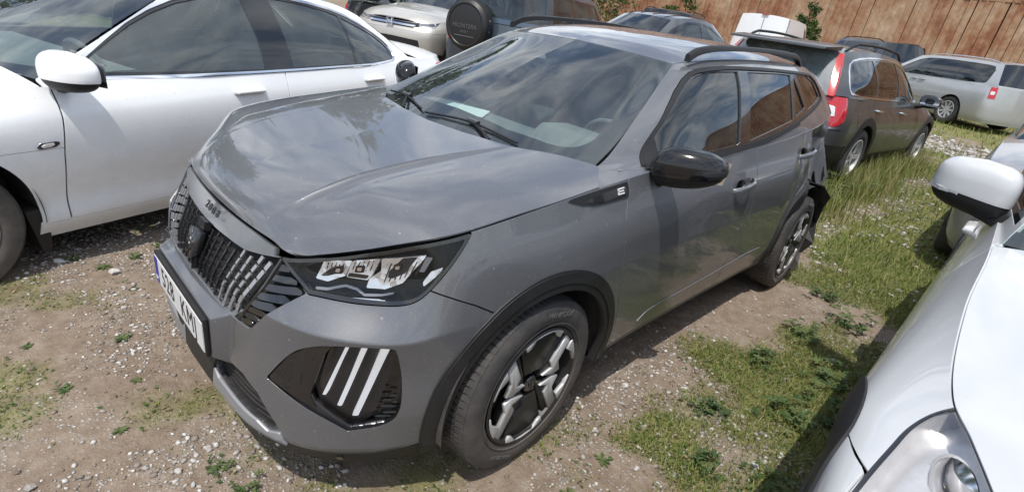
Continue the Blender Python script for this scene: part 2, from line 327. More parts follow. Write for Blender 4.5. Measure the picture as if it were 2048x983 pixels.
# ================================================================== HERO: grey crossover
# car frame = world frame: x runs backwards from the nose, the near side is at y < 0 (sheets are built for y > 0 as |y| and mirrored)
FA, WB, WR = 0.84, 2.605, 0.335
def hero_sheets():
    def row(z, pts): return [(p[0], p[1], z if len(p) < 3 else p[2]) for p in pts]
    L = [
     row(.20, [(.055,0),(.062,.25),(.090,.45),(.165,.60),(.285,.71),(.43,.775),(.52,.79),(.84,.80),(1.2,.785),(1.42,.775),(2,.77),(2.45,.77),(3,.775),(3.445,.80),(3.85,.78),(4.1,.68),(4.2,.45),(4.23,0)]),
     row(.27, [(.020,0),(.030,.25),(.056,.45),(.130,.61),(.245,.715),(.41,.805),(.51,.835),(.84,.868),(1.2,.850),(1.42,.832),(2,.822),(2.45,.822),(3,.83),(3.445,.868),(3.85,.84),(4.13,.7),(4.24,.45),(4.28,0)]),
     row(.40, [(.028,0),(.038,.25),(.068,.45),(.142,.605),(.238,.705),(.385,.805),(.50,.848),(.84,.885),(1.2,.868),(1.42,.850),(2,.846),(2.45,.846),(3,.855),(3.445,.885),(3.85,.85),(4.15,.72),(4.27,.45),(4.30,0)]),
     row(.54, [(.032,0),(.045,.25),(.083,.45),(.158,.60),(.250,.70),(.37,.79),(.49,.842),(.84,.884),(1.2,.872),(1.42,.862),(2,.862),(2.45,.862),(3,.866),(3.445,.885),(3.85,.85),(4.15,.71),(4.27,.45),(4.30,0)]),
     [(.052,0,.655),(.064,.25,.655),(.098,.455,.655),(.164,.612,.655),(.250,.719,.655),(.355,.796,.66),(.485,.838,.68),(.84,.876,.71),(1.2,.874,.72),(1.42,.868,.72),(2,.870,.72),(2.45,.870,.72),(3,.872,.72),(3.445,.880,.72),(3.85,.845,.72),(4.15,.70,.72),(4.25,.45,.72),(4.28,0,.72)],
     [(.098,0,.755),(.112,.25,.755),(.148,.432,.745),(.236,.563,.745),(.315,.659,.76),(.386,.736,.79),(.49,.805,.825),(.84,.852,.85),(1.2,.858,.865),(1.42,.856,.87),(2,.858,.88),(2.45,.858,.885),(3,.858,.90),(3.445,.860,.91),(3.85,.82,.92),(4.14,.68,.93),(4.23,.45,.93),(4.26,0,.93)],
     [(.134,0,.818),(.147,.25,.822),(.178,.43,.815),(.245,.53,.828),(.320,.617,.864),(.390,.700,.906),(.50,.773,.944),(.84,.806,.994),(1.2,.805,1.030),(1.42,.802,1.043),(2,.806,1.05),(2.45,.806,1.066),(3,.798,1.098),(3.445,.775,1.135),(3.85,.70,1.18),(4.05,.60,1.19),(4.15,.4,1.195),(4.18,0,1.195)],
    ]
    Ls = grid_sheet(loft(L, 520, 110, crease=[1, 4]))
    # hood
    ctr = [(.134,.820),(.150,.864),(.190,.900),(.26,.934),(.34,.958),(.43,.981),(.55,1.001),(.70,1.024),(.86,1.045),(1.10,1.078)]
    edg = [(.174,.427,.834),(.205,.485,.820),(.245,.53,.830),(.320,.617,.866),(.390,.700,.908),(.450,.754,.934),(.545,.785,.954),(.71,.801,.979),(.90,.812,1.001),(1.25,.815,1.042)]
    ce = cr(np.array(ctr), 1300)[42:]; ed = cr(np.array(edg), 1300)[42:]; ce = ce[np.linspace(0, len(ce)-1, 150).astype(int)]; ed = ed[np.linspace(0, len(ed)-1, 150).astype(int)]
    n1, n2 = 60, 62; G = np.zeros((150, n1+n2, 3))
    for i in range(150):
        s = i/149.0; p = 2.6+2.4*min(1, s*4)
        uc = np.interp(ce[i, 0], [.15, .25, .40, .6, .8, 1.0], [.30, .335, .345, .36, .385, .42])/ed[i, 1]; q = np.linspace(0, 1, n1+1)
        for _ in range(3): xx = ce[i, 0]+(ed[i, 0]-ce[i, 0])*uc**2.2; uc = np.interp(xx, [.15, .25, .40, .6, .8, 1.0], [.30, .335, .345, .36, .385, .42])/ed[i, 1]
        u = np.r_[uc*(1-(1-q[:-1])**1.5), uc+(1-.0105/ed[i, 1]-uc)*np.linspace(0, 1, n2)**1.5]
        w = ed[i, 1]*u; x = ce[i, 0]+(ed[i, 0]-ce[i, 0])*u**2.2; z = ed[i, 2]+(ce[i, 1]-ed[i, 2])*(1-u**p)
        # raised centre whose edge runs as a crease towards the windscreen, fading at the nose
        wc = np.interp(x, [.15, .25, .40, .6, .8, 1.0], [.30, .335, .345, .36, .385, .42])
        a = np.clip((x-.17)/.18, 0, 1)*np.clip((1.1-x)/.45, .25, 1); d = w-wc
        z = z+a*np.where(d < 0, .0105*np.exp(-np.abs(d)/.20), 0.0105*np.exp(-d/.011)-.004*np.exp(-((d-.03)/.045)**2))
        G[i, :, 0], G[i, :, 1], G[i, :, 2] = x, w, z
    Hs = grid_sheet(G)
    # side glasshouse with the pillars
    S = [
     [(1.09,.806,1.014),(1.26,.805,1.031),(1.42,.803,1.0425),(1.62,.804,1.0435),(2.0,.8055,1.0505),(2.45,.8055,1.0665),(3.0,.7975,1.0985),(3.45,.774,1.1355),(3.85,.70,1.1805),(4.02,.63,1.189)],
     [(1.10,.720,1.034),(1.26,.755,1.048),(1.42,.788,1.048),(1.62,.795,1.045),(2.0,.804,1.052),(2.45,.804,1.068),(3.0,.796,1.100),(3.45,.772,1.137),(3.85,.70,1.182),(4.02,.63,1.19)],
     [(1.255,.690,1.075),(1.38,.725,1.085),(1.52,.760,1.095),(1.70,.770,1.10),(2.02,.780,1.11),(2.45,.784,1.125),(3.0,.776,1.15),(3.45,.748,1.18),(3.83,.68,1.22),(3.99,.61,1.23)],
     [(1.47,.635,1.195),(1.57,.690,1.205),(1.70,.718,1.21),(1.85,.726,1.215),(2.08,.732,1.22),(2.47,.738,1.23),(3.0,.728,1.245),(3.42,.703,1.26),(3.78,.65,1.28),(3.94,.58,1.285)],
     [(1.68,.575,1.310),(1.77,.632,1.318),(1.88,.662,1.322),(1.98,.672,1.325),(2.16,.680,1.33),(2.50,.686,1.335),(3.0,.677,1.34),(3.38,.656,1.345),(3.70,.61,1.348),(3.86,.55,1.345)],
     [(1.80,.540,1.374),(1.89,.585,1.386),(1.98,.612,1.393),(2.08,.625,1.398),(2.24,.634,1.403),(2.53,.640,1.408),(3.0,.633,1.41),(3.33,.615,1.408),(3.62,.575,1.402),(3.77,.52,1.395)],
     [(1.86,.520,1.401),(1.96,.545,1.418),(2.06,.560,1.430),(2.16,.568,1.438),(2.32,.574,1.447),(2.6,.578,1.456),(3.0,.572,1.457),(3.28,.56,1.452),(3.56,.53,1.440),(3.7,.49,1.43)],
    ]
    Ss = grid_sheet(loft(S, 300, 66, crease=[1, 5]))
    # windscreen
    W = [[(.985,0,1.040),(1.0,.2,1.038),(1.04,.4,1.030),(1.12,.58,1.025),(1.13,.70,1.025)],
         [(1.24,0,1.185),(1.25,.17,1.182),(1.285,.36,1.166),(1.345,.54,1.137),(1.36,.660,1.131)],
         [(1.52,0,1.318),(1.53,.15,1.314),(1.56,.32,1.298),(1.615,.49,1.266),(1.635,.588,1.287-.008)],
         [(1.80,0,1.424),(1.807,.15,1.421),(1.825,.30,1.415),(1.845,.43,1.407),(1.86,.520,1.401)]]
    W[2][4] = (1.64, .585, 1.287)
    Ws = grid_sheet(loft(W, 100, 90))
    R = [[(1.80,0,1.426),(1.807,.15,1.423),(1.825,.30,1.417),(1.845,.43,1.409),(1.862,.520,1.403)],
         [(1.95,0,1.462),(1.955,.16,1.461),(1.965,.31,1.455),(1.975,.45,1.441),(1.98,.551,1.423)],
         [(2.3,0,1.502),(2.3,.16,1.501),(2.3,.32,1.495),(2.3,.47,1.478),(2.3,.575,1.448)],
         [(2.8,0,1.515),(2.8,.16,1.514),(2.8,.32,1.508),(2.8,.47,1.491),(2.8,.577,1.459)],
         [(3.3,0,1.500),(3.3,.16,1.499),(3.3,.32,1.493),(3.29,.46,1.479),(3.28,.562,1.454)],
         [(3.8,0,1.460),(3.8,.16,1.459),(3.78,.31,1.455),(3.74,.43,1.448),(3.7,.50,1.432)]]
    Rs = grid_sheet(loft(R, 80, 150))
    # tailgate: glass and lid
    T = [[(3.8,0,1.458),(3.79,.3,1.453),(3.70,.50,1.43)],[(3.93,0,1.34),(3.92,.35,1.335),(3.84,.56,1.33)],[(4.08,0,1.2),(4.07,.38,1.2),(3.98,.62,1.20)],[(4.18,0,1.19),(4.15,.4,1.19),(4.05,.60,1.185)]]
    Ts = grid_sheet(loft(T, 40, 60), flip=False)
    # orientation: make every sheet face outwards
    out = {}
    for k, s in dict(L=Ls, H=Hs, S=Ss, W=Ws, R=Rs, T=Ts).items():
        c = np.array([2.1, 0, .7]); d = ((s.V-c)*s.N).sum(1).mean()
        if d < 0: s = Sheet(s.V, s.F[:, ::-1].copy())
        out[k] = s
    return out
HS = hero_sheets()
def chs(V): return np.stack([V[:, 0]+np.abs(V[:, 1]), V[:, 2]], 1)
def chw(V): return np.stack([np.abs(V[:, 1]), V[:, 2]], 1)
def chx(V): return V[:, [0, 2]]
def cht(V): return np.stack([V[:, 0], np.abs(V[:, 1])], 1)
def IN(ch, poly, inset=0.0): poly = np.asarray(poly, float); return lambda V: sdf(ch(V), poly)-inset
def OUT(ch, poly, gap=0.0): poly = np.asarray(poly, float); return lambda V: -sdf(ch(V), poly)-gap
def tray(s, name, m, parent, depth, lip=0.0):
    """recessed floor with walls up to the surface"""
    B = s.boundary(); u, inv = np.unique(B, return_inverse=True); inv = inv.reshape(-1, 2); n = len(s.V); k = len(u)
    V = np.vstack([s.V-s.N*depth, s.V[u]-s.N[u]*depth, s.V[u]+s.N[u]*lip]); a, b = inv[:, 0]+n, inv[:, 1]+n
    F = np.vstack([s.F, np.stack([a, b, b+k], 1), np.stack([a, b+k, a+k], 1)])
    return mesh(name, V, F, m, parent)
def text(name, s, size, m, parent, mtx, extrude=0.001, spacing=1.0, sx=1.0):
    cu = bpy.data.curves.new(name, 'FONT'); cu.body = s; cu.size = size; cu.extrude = extrude; cu.align_x = 'CENTER'; cu.align_y = 'CENTER'; cu.space_character = spacing; cu.resolution_u = 3
    t = bpy.data.objects.new('tmp', cu); COL.objects.link(t); dg = bpy.context.evaluated_depsgraph_get()
    me = bpy.data.meshes.new_from_object(t.evaluated_get(dg)); bpy.data.objects.remove(t); bpy.data.curves.remove(cu)
    me.name = name; me.materials.clear(); me.materials.append(m); me.transform(mtx @ Matrix.Diagonal((sx, 1, 1, 1)))
    return link(name, me, parent)
def frame(o, right, up):
    r = Vector(right).normalized(); u = Vector(up); u = (u-r*u.dot(r)).normalized(); n = r.cross(u)
    return Matrix(((r.x, u.x, n.x, o[0]), (r.y, u.y, n.y, o[1]), (r.z, u.z, n.z, o[2]), (0, 0, 0, 1)))
def chrome_facets():
    m = mat('lamp_chrome', (0.88, 0.88, 0.89), 0.22, 0.7); nt = m.node_tree; b = nt.nodes['Principled BSDF']; N = nt.nodes.new; L = nt.links.new
    g = N('ShaderNodeNewGeometry'); v = N('ShaderNodeTexVoronoi'); v.inputs['Scale'].default_value = 60; L(g.outputs['Position'], v.inputs['Vector'])
    a = N('ShaderNodeVectorMath'); a.operation = 'MULTIPLY_ADD'; L(v.outputs['Color'], a.inputs[0]); a.inputs[1].default_value = (.16, .16, .16); a.inputs[2].default_value = (-.08, -.08, -.08)
    q = N('ShaderNodeVectorMath'); q.operation = 'ADD'; L(g.outputs['Normal'], q.inputs[0]); L(a.outputs[0], q.inputs[1]); z = N('ShaderNodeVectorMath'); z.operation = 'NORMALIZE'; L(q.outputs[0], z.inputs[0]); L(z.outputs[0], b.inputs['Normal'])
    return m
M_lampchrome = chrome_facets()
M_bar = mat('white_light_guide', (0.92, 0.92, 0.92), 0.35, coat=0.3, emit=((1, 1, 1), 0.30))  # faint glow added so the bars look whiter than their surface alone
M_plate = mat('plate_white', (0.60, 0.60, 0.59), 0.45)
M_blue = mat('plate_blue', (0.02, 0.03, 0.30), 0.4)
M_ink = mat('plate_ink', (0.01, 0.01, 0.01), 0.5)
M_greytrim = mat('grille_grey', (0.30, 0.30, 0.31), 0.32, 0.5, coat=0.4)
M_darkchrome = mat('dark_chrome', (0.065, 0.065, 0.07), 0.25, 0.7)
M_paper = mat('paper', (0.8, 0.83, 0.84), 0.7)
M_sill = mat('dusty_sill', (0.055, 0.056, 0.058), 0.5, var=0.2, dirt=0.6, coat=0.3)

# -------- wheels (shared by several cars)
def tyre_mesh(name, R, rr, w, m, parent, blocks=84):
    b = MB(); h = w/2
    prof = [(rr, -h*.80), (rr+.012, -h*.93), (rr+(R-rr)*.35, -h*1.0), (rr+(R-rr)*.62, -h*1.0), (R-.022, -h*.93), (R-.008, -h*.82)]
    b.lathe(prof, 72); b.lathe([(p[0], -p[1]) for p in prof][::-1], 72)
    b.lathe([(R-.008, -h*.82), (R-.009, -h*.5), (R-.009, h*.5), (R-.008, h*.82)], 72)
    # raised rings and lettering band on the wall
    b.lathe([(rr+.020, -h*.955), (rr+.023, -h*1.0), (rr+.027, -h*.985)], 72)
    # tread blocks
    for k in range(blocks):
        a = 2*math.pi*k/blocks; da = 2*math.pi/blocks*.36
        for (y0, y1, sk) in ((-h*.86, -h*.56, .25), (-h*.50, -h*.10, .5), (-h*.04, h*.30, -.5), (h*.36, h*.86, -.25)):
            P = []
            for r in (R-.012, R-.003):
                for (aa, yy) in ((a-da, y0), (a+da, y0), (a+da+sk*da, y1), (a-da+sk*da, y1)):
                    r2 = r-(0.006 if abs(yy) > h*.8 else 0); P.append((r2*math.cos(aa), yy, r2*math.sin(aa)))
            b.hexa(P)
    return b.build(name, m, parent, smooth=30)
def hero_wheel(parent, loc, rotz=0, spin=0.0, side=-1):
    """side -1: outer face towards -y"""
    w = link('wheel', None, parent); w.location = loc; w.rotation_euler = (0, 0, rotz+(0 if side < 0 else math.pi))
    t = tyre_mesh('tyre', .338, .226, .215, M_rubber, w)
    yf = -.100
    rim = MB(); rim.lathe([(.226, -.085), (.231, -.100), (.224, -.106), (.214, -.100), (.208, -.075), (.195, .02), (.20, .09)], 72)
    rim.build('rim', M_satin, w, smooth=40)
    MB().lathe([(.0001, -.045), (.15, -.045), (.15, -.02), (.0001, -.02)], 40).build('brake_disc', M_satin, w, smooth=40)
    MB().lathe([(.0001, -.03), (.207, -.02)], 40).build('wheel_back', M_shell, w)
    def R(p, s): a = math.radians(s); return (p[0]*math.cos(a)-p[1]*math.sin(a), p[0]*math.sin(a)+p[1]*math.cos(a))
    def plate(name, poly, y0, y1, m, dish=0.0, bev=.003):
        b = MB(); b.prism(poly, y0, y1, lambda u, v, h: (u, h+(dish*(.225-math.hypot(u, v))/.225 if dish else 0), v)); o = b.build(name, m, w); bevelled(o, bev, 1); return o
    arc = lambda r, a, b, n=9: [(r*math.cos(math.radians(a+(b-a)*i/n)), r*math.sin(math.radians(a+(b-a)*i/n))) for i in range(n+1)]
    # black petals above and below the hub, black spokes left and right
    for s in (90, 270): plate('petal', [R(p, s+spin) for p in arc(.216, -29, 29)+[(.05, .045), (.05, -.045)]], -.092, -.070, M_satin, dish=.012)
    for s in (0, 180):
        for q in (1, -1):
            P = [(.04, .012*q), (.115, .020*q), (.16, .145*q), (.115, .175*q), (.055, .060*q)]
            plate('spoke', [R(p, s+spin) for p in (P if q > 0 else P[::-1])], -.092, -.055, M_satin, dish=.010)
            C = [(.046, .022*q), (.112, .005*q), (.147, .014*q), (.128, .060*q), (.173, .146*q), (.145, .173*q), (.082, .068*q), (.100, .037*q)]
            plate('machined_chevron', [R(p, s+spin) for p in (C if q > 0 else C[::-1])], -.101, -.086, M_machined, dish=.006, bev=.0015)
            E = arc(.2245, 10*q, 38*q)+[(.158, .100*q), (.198, .074*q), (.212, .036*q)]
            plate('machined_rim_piece', [R(p, s+spin) for p in (E if q > 0 else E[::-1])], -.106, -.090, M_machined, bev=.0015)
    for s in (90, 270): plate('machined_rim_piece', [R(p, s+spin) for p in arc(.2240, -27, 27)+arc(.198, 27, -27)[0:2]+[(.214, .05), (.2165, .0), (.214, -.05)]+arc(.198, 27, -27)[-2:]], -.106, -.094, M_machined, bev=.002)
    MB().lathe([(.0001, -.086), (.028, -.086), (.032, -.082), (.034, -.06)], 32).build('hub_cap', M_glossblack, w, smooth=30)
    sh = [(-.012, .016), (.012, .016), (.012, -.004), (0, -.018), (-.012, -.004)]
    plate('hub_badge', sh, -.089, -.085, M_darkchrome, bev=.001)
    for k in range(5):
        a = math.radians(90+72*k); MB().lathe([(.0001, -.078), (.008, -.078), (.010, -.05)], 12, origin=(.05*math.cos(a), 0, .05*math.sin(a))).build('wheel_bolt', M_darkchrome, w, smooth=30)
    text('tyre_lettering', 'RENUS PRIME', .022, M_sidewall, w, frame((-.13, -.110, -.245), (.86, 0, -.5), (.5, 0, .86)), .0006)
    text('tyre_lettering', 'HANKOOK', .030, M_sidewall, w, frame((.07, -.1085, .275), (.97, 0, -.24), (.24, 0, .97)), .0006)
    return w
M_sidewall = mat('sidewall_letters', (0.11, 0.105, 0.10), 0.8)

def build_hero():
    car = thing('crossover_car', 'grey crossover car with crumpled rear corner, facing the viewer in the middle', 'car', (0, 0, 0))
    HL = rnd([(.591,.800),(.689,.813),(.775,.829),(.937,.863),(1.092,.904),(1.203,.928),(1.327,.950),(1.302,.908),(1.256,.852),(1.201,.797),(1.158,.765),(1.102,.749),(.967,.734),(.846,.729),(.724,.728),(.633,.773)], 2, sharp=(0, 6, 14))
    HLtop = np.array([(.55,.795),(.591,.800),(.689,.813),(.775,.829),(.937,.863),(1.092,.904),(1.203,.928),(1.327,.950),(1.34,1.1),(.55,1.1)])
    DRL = rnd([(.57,.458),(.671,.562),(.749,.606),(.865,.636),(1.091,.648),(1.107,.628),(1.13,.523),(1.135,.415),(1.082,.365),(.927,.343),(.84,.381)], 2, sharp=(0, 9))
    LENS = rnd([(.866,.630),(.832,.589),(.775,.451),(.94,.360),(1.03,.40),(1.075,.526),(1.09,.602),(1.086,.643)], 1)
    GR = np.array([(-.05,.765),(.08,.763),(.18,.767),(.273,.769),(.356,.784),(.415,.797),(.427,.802),(.46,.772),(.523,.727),(.412,.588),(.40,.582),(.337,.581),(.243,.587),(.135,.594),(-.05,.600)])
    INT = rnd([(.224,.391),(.265,.423),(.426,.419),(.543,.302),(.511,.286),(.467,.301),(.243,.323),(.214,.356)], 1, sharp=(3,))
    FB = [(.422,.797),(.47,.778),(.543,.745),(.62,.70)]
    ARF, ARR = (.855, .335), (.855+WB, .335)
    front = lambda V: .75-V[:, 0]
    FD = [(1.36,.27),(1.334,.408),(1.285,.56),(1.263,.625),(1.235,.75),(1.227,.811),(1.221,.895),(1.235,.964),(1.247,1.0),(1.25,1.12)]
    DD = [(2.345,.27),(2.350,.43),(2.40,.60),(2.415,.753),(2.405,.90),(2.385,1.02),(2.383,1.14)]
    RD = [(3.02,.27),(3.03,.36),(3.06,.55),(3.14,.68),(3.24,.78),(3.29,.90),(3.28,1.0),(3.22,1.09),(3.21,1.2)]
    for sg in (1, -1):
        L = HS['L'] if sg > 0 else HS['L'].mirror(); S = HS['S'] if sg > 0 else HS['S'].mirror()
        near = sg < 0
        if near:   # crash damage: rear quarter pushed in and creased
            V = L.V.copy(); x, z = V[:, 0], V[:, 2]; a = np.clip((x-2.95)/.60, 0, 1)**1.4*np.clip((1.16-z)/.12, 0, 1)*np.clip((z-.42)/.15, 0, 1)
            r = np.abs(np.sin(x*6.5+z*5+1.1*np.sin(z*4)))*.6+np.abs(np.sin(z*7-x*5+np.sin(x*9)))*.4
            V[:, 1] += a*(.062+.120*(r-.5)); V[:, 0] -= a*.03*np.sin(z*7)*np.clip((x-3.5)/.3, 0, 1)
            V[:, 0] -= np.clip(x-3.72, 0, None)*.75*np.clip((1.2-z)/.1, 0, 1)
            L = Sheet(V, L.F)
        LF = L.clip(front); arch = circle(*ARF, .380); archr = circle(*ARR, .380)
        L0 = L.clip(OUT(chx, arch)).clip(OUT(chx, archr))
        LF0 = LF.clip(OUT(chx, arch))
        # inner shell that closes the gaps
        sh = L.moved(-.022).clip(OUT(chx, circle(*ARF, .40))).clip(OUT(chx, circle(*ARR, .40))).clip(OUT(chs, HL, .03)).clip(lambda V: np.where(V[:, 0] < .55, OUT(chs, DRL, .03)(V), 1)).clip(lambda V: np.where(V[:, 0] < .3, OUT(chw, GR, .012)(V), 1))
        if near: sh = sh.clip(lambda V: 3.72-V[:, 0]+.0*V[:, 2])
        sh.panel('body_shell', M_shell, car, flange=0)
        # ---- front bumper
        bp = np.array([(-.1, .05), (.72, .05), (.72, .55)]+FB[::-1]+[(.40, .80), (.30, 1.1), (-.1, 1.1)])
        B = LF0.clip(IN(chx, bp, .0025)).clip(OUT(chs, HL, .003)).clip(OUT(chs, HLtop)).clip(lambda V: np.where(V[:, 0] < .55, OUT(chs, DRL, .0)(V), 1)).clip(OUT(chw, GR)).clip(OUT(chw, INT))
        skirt = lambda V: V[:, 2]-(.252+.04*np.clip((V[:, 0]-.30)/.14, 0, 1))
        Bp = B.clip(lambda V: skirt(V)-.0015).clip(OUT(chx, circle(*ARF, .447)))
        Bp.panel('front_bumper', M_grey, car, flange=.02)
        B.clip(lambda V: -skirt(V)-.0015).clip(OUT(chx, circle(*ARF, .447))).panel('bumper_skirt', M_blackplastic, car, off=.002, flange=.02)
        # silver blade under the intake
        e0 = .21 if near else .08
        sk = np.array([(e0, .345), (e0+.03, .318), (.467, .298), (.511, .282), (.548, .294), (.568, .256), (.47, .256), (e0-.012, .262)])
        LF.clip(lambda V: .3-V[:, 0]).clip(IN(chw, sk)).panel('skid_blade', M_silver, car, off=.009, flange=.012)
        dk = np.array([(-.001, .40), (.235, .40), (.205, .345), (e0-.012, .262), (-.001, .262)]); 
        LF.clip(lambda V: .2-V[:, 0]).clip(IN(chw, dk)).panel('lower_valance', M_blackplastic, car, off=.008, flange=.01)
        # intake
        tr = LF.clip(lambda V: .3-V[:, 0]).clip(IN(chw, INT))
        it = tray(tr, 'lower_intake', M_blackplastic, car, .05)
        for k in range(6):
            zz = .305+k*.019; st = LF.clip(lambda V: .3-V[:, 0]).clip(IN(chw, INT, .004)).clip(lambda V: .0042-np.abs(V[:, 2]-zz-.04*(.4-np.abs(V[:, 1]))))
            if len(st.F): st.panel('intake_slat', M_blackplastic, it, off=-.018, flange=.02)
        # ---- grille backing, louvres
        g = LF.clip(lambda V: .35-V[:, 0]).clip(IN(chw, GR, -.001))
        gr = tray(g, 'grille_panel', M_shell, car, .030)
        for k, (a, b) in enumerate([((.539,.744),(.671,.748)),((.514,.716),(.698,.728)),((.488,.689),(.655,.703)),((.467,.665),(.606,.676)),((.448,.641),(.565,.649)),((.436,.619),(.527,.622)),((.424,.595),(.495,.602)),((.555,.772),(.632,.775))]):
            q = np.array([(a[0], a[1]-.006), (a[0]+.02, a[1]+.006), (b[0]-.03, b[1]+.008), (b[0]-.004, b[1]+.002), (b[0], b[1]-.007), (a[0]+.03, a[1]-.009)])
            st = LF.clip(lambda V: .35-V[:, 0]).clip(IN(chs, q)).clip(IN(chw, GR))
            if len(st.F): st.panel('louvre', M_darkchrome if k % 2 else M_glossblack, gr, off=-.004, flange=.018)
        # ---- headlight
        h = LF.clip(IN(chs, HL, .002)).clip(lambda V: .7-V[:, 0])
        hl = tray(h, 'headlight', M_shell, car, .045)
        def bit(nm, poly, m, off, fl, par=hl, base=LF, ch=chs):
            s_ = base.clip(IN(ch, poly)); return s_.panel(nm, m, par, off=off, flange=fl) if len(s_.F) else None
        bit('reflector', [(.754,.816),(.869,.830),(.847,.785),(.776,.762),(.727,.764),(.744,.792)], M_lampchrome, -.026, .02)
        bit('reflector', [(.878,.832),(.982,.851),(.952,.797),(.938,.787),(.853,.783),(.870,.826)], M_lampchrome, -.022, .02)
        bit('reflector', [(.985,.852),(1.167,.884),(1.151,.865),(1.081,.800),(1.011,.775),(.936,.768),(.945,.791),(.988,.818)], M_lampchrome, -.024, .02)
        bit('reflector_recess', [(1.073,.866),(1.133,.876),(1.089,.827),(1.036,.805),(1.016,.804),(1.021,.823)], M_darkchrome, -.0225, .004)
        bit('reflector_recess', [(.79,.80),(.835,.812),(.825,.79),(.775,.775),(.745,.772)], M_glossblack, -.0245, .004)
        bit('reflector_recess', [(.865,.796),(.945,.80),(.935,.789),(.856,.785)], M_glossblack, -.0205, .004)
        for k in range(7):
            q0 = 1.00+.021*k; bit('reflector_rib', [(q0, .788+.006*k), (q0+.005, .789+.006*k), (q0+.030, .845+.004*k), (q0+.025, .845+.004*k)], M_darkchrome, -.0222, .003)
        for k in range(5):
            q0 = .872+.018*k; bit('reflector_rib', [(q0, .800+.003*k), (q0+.004, .800+.003*k), (q0+.016, .832+.003*k), (q0+.012, .832+.003*k)], M_darkchrome, -.0202, .003)
        for k in range(5):
            q0 = .765+.016*k; bit('reflector_rib', [(q0, .790+.002*k), (q0+.004, .790+.002*k), (q0+.010, .812+.002*k), (q0+.006, .812+.002*k)], M_darkchrome, -.0242, .003)
        bit('light_guide', [(.735,.747),(.782,.750),(.854,.766),(.904,.764),(.934,.756),(1.001,.763),(1.055,.776),(1.05,.770),(1.001,.757),(.934,.750),(.90,.758),(.854,.760),(.782,.744),(.735,.741)], M_greytrim, -.02, .01)
        bit('light_guide', [(.700,.752),(.724,.738),(.756,.7365),(.86,.739),(1.023,.753),(1.024,.747),(.861,.733),(.756,.731),(.715,.732),(.690,.750)], M_chrome, -.016, .012)
        for (cs, cz) in ((.818,.797), (.905,.812), (1.055,.838)):
            bit('led_module', [(cs-.020, cz-.012), (cs+.016, cz-.008), (cs+.022, cz+.012), (cs-.014, cz+.008)], M_glossblack, -.0185, .006); bit('led_lens', [(cs-.010, cz-.006), (cs+.008, cz-.004), (cs+.011, cz+.006), (cs-.007, cz+.004)], M_chrome, -.0170, .003)
        bit('indicator_block', [(1.166,.880),(1.194,.881),(1.164,.838),(1.143,.837)], M_greytrim, -.02, .012)
        bit('indicator_block', [(1.191,.841),(1.241,.856),(1.235,.842),(1.167,.799),(1.162,.810)], M_lampchrome, -.025, .012)
        h.panel('lamp_glass', M_lens, hl, off=-.001, flange=0)
        LF.clip(IN(chs, HL)).clip(OUT(chs, HL, -.010)).panel('lamp_rim', M_glossblack, hl, off=0, flange=.008)
        # ---- daytime lamp
        d = LF.clip(lambda V: .55-V[:, 0]).clip(IN(chs, DRL, .001)); dl = tray(d, 'daytime_lamp', M_glossblack, car, .035)
        LD = LF.clip(lambda V: .55-V[:, 0])
        blank = np.array([(.575,.458),(.671,.556),(.749,.601),(.858,.630),(.823,.589),(.768,.449),(.80,.405)]); bit('blanking_cover', blank, M_glossblack, -.004, .02, dl, LD)
        bit('lamp_surround', [(.60,.452),(.77,.432),(.935,.352),(1.075,.372),(1.085,.366),(.929,.343),(.84,.38)], M_darkchrome, -.008, .02, dl, LD)
        LD.clip(IN(chs, LENS)).panel('lamp_glass', M_lens, dl, off=-.005, flange=.0)
        LD.clip(IN(chs, LENS)).panel('lamp_bowl', M_darkchrome, dl, off=-.032, flange=0)
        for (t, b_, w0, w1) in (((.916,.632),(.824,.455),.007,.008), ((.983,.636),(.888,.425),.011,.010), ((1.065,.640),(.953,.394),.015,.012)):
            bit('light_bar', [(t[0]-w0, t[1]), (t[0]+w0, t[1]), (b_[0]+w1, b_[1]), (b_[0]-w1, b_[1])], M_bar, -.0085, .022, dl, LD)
        for k in range(8):
            zz = .385+k*.012; bit('vent_rib', [(1.03+.004*k, zz), (1.118, zz+.004), (1.118, zz+.008), (1.03+.004*k, zz+.004)], M_shell, -.012, .006, dl, LD)
        # ---- fender, arches, doors
        fen = np.array(FB+[(.70, .45), (.84, .2), (1.2, .2)]+FD+[(.9, 1.2), (.3, 1.2), (.3, .99), (.38, .80)])
        L0.clip(IN(chx, fen, .0025)).clip(OUT(chs, HL, .003)).clip(OUT(chs, HLtop, .0)).clip(OUT(chx, circle(*ARF, .447))).panel('front_fender', M_grey, car, flange=.006)
        for c, nm in ((ARF, 0), (ARR, 1)):
            ring = L.clip(OUT(chx, circle(*c, .379))).clip(IN(chx, circle(*c, .449))).clip(lambda V: V[:, 2]-.20)
            if nm and near: ring = ring.clip(lambda V: 3.50-V[:, 0])
            ring.panel('arch_cladding', M_blackplastic, car, off=.007, flange=.03)
            ring2 = ring.clip(OUT(chx, circle(*c, .405))).clip(IN(chx, circle(*c, .443)))
            ring2.panel('cladding_ridge', M_blackplastic, car, off=.011, flange=.006)
            MB().lathe([(.405, sg*.86), (.41, sg*.60), (.40, sg*.52), (.0001, sg*.50)], 40, 'y', (c[0], 0, c[1]), a0=-.15 if nm == 0 or not near else .5, a1=math.pi+.15).build('wheel_arch_liner', M_liner, car, smooth=40)
        sill = lambda V: V[:, 2]-.292
        fd = np.array(FD+DD[::-1]); rd = np.array(DD+RD[::-1]); qp = np.array(RD+[(3.5, 1.3), (4.4, 1.3), (4.4, .2), (3.4, .15)])
        D1 = L0.clip(IN(chx, fd, .0025)).clip(sill); D2 = L0.clip(IN(chx, rd, .0025)).clip(sill).clip(OUT(chx, circle(*ARR, .447)))
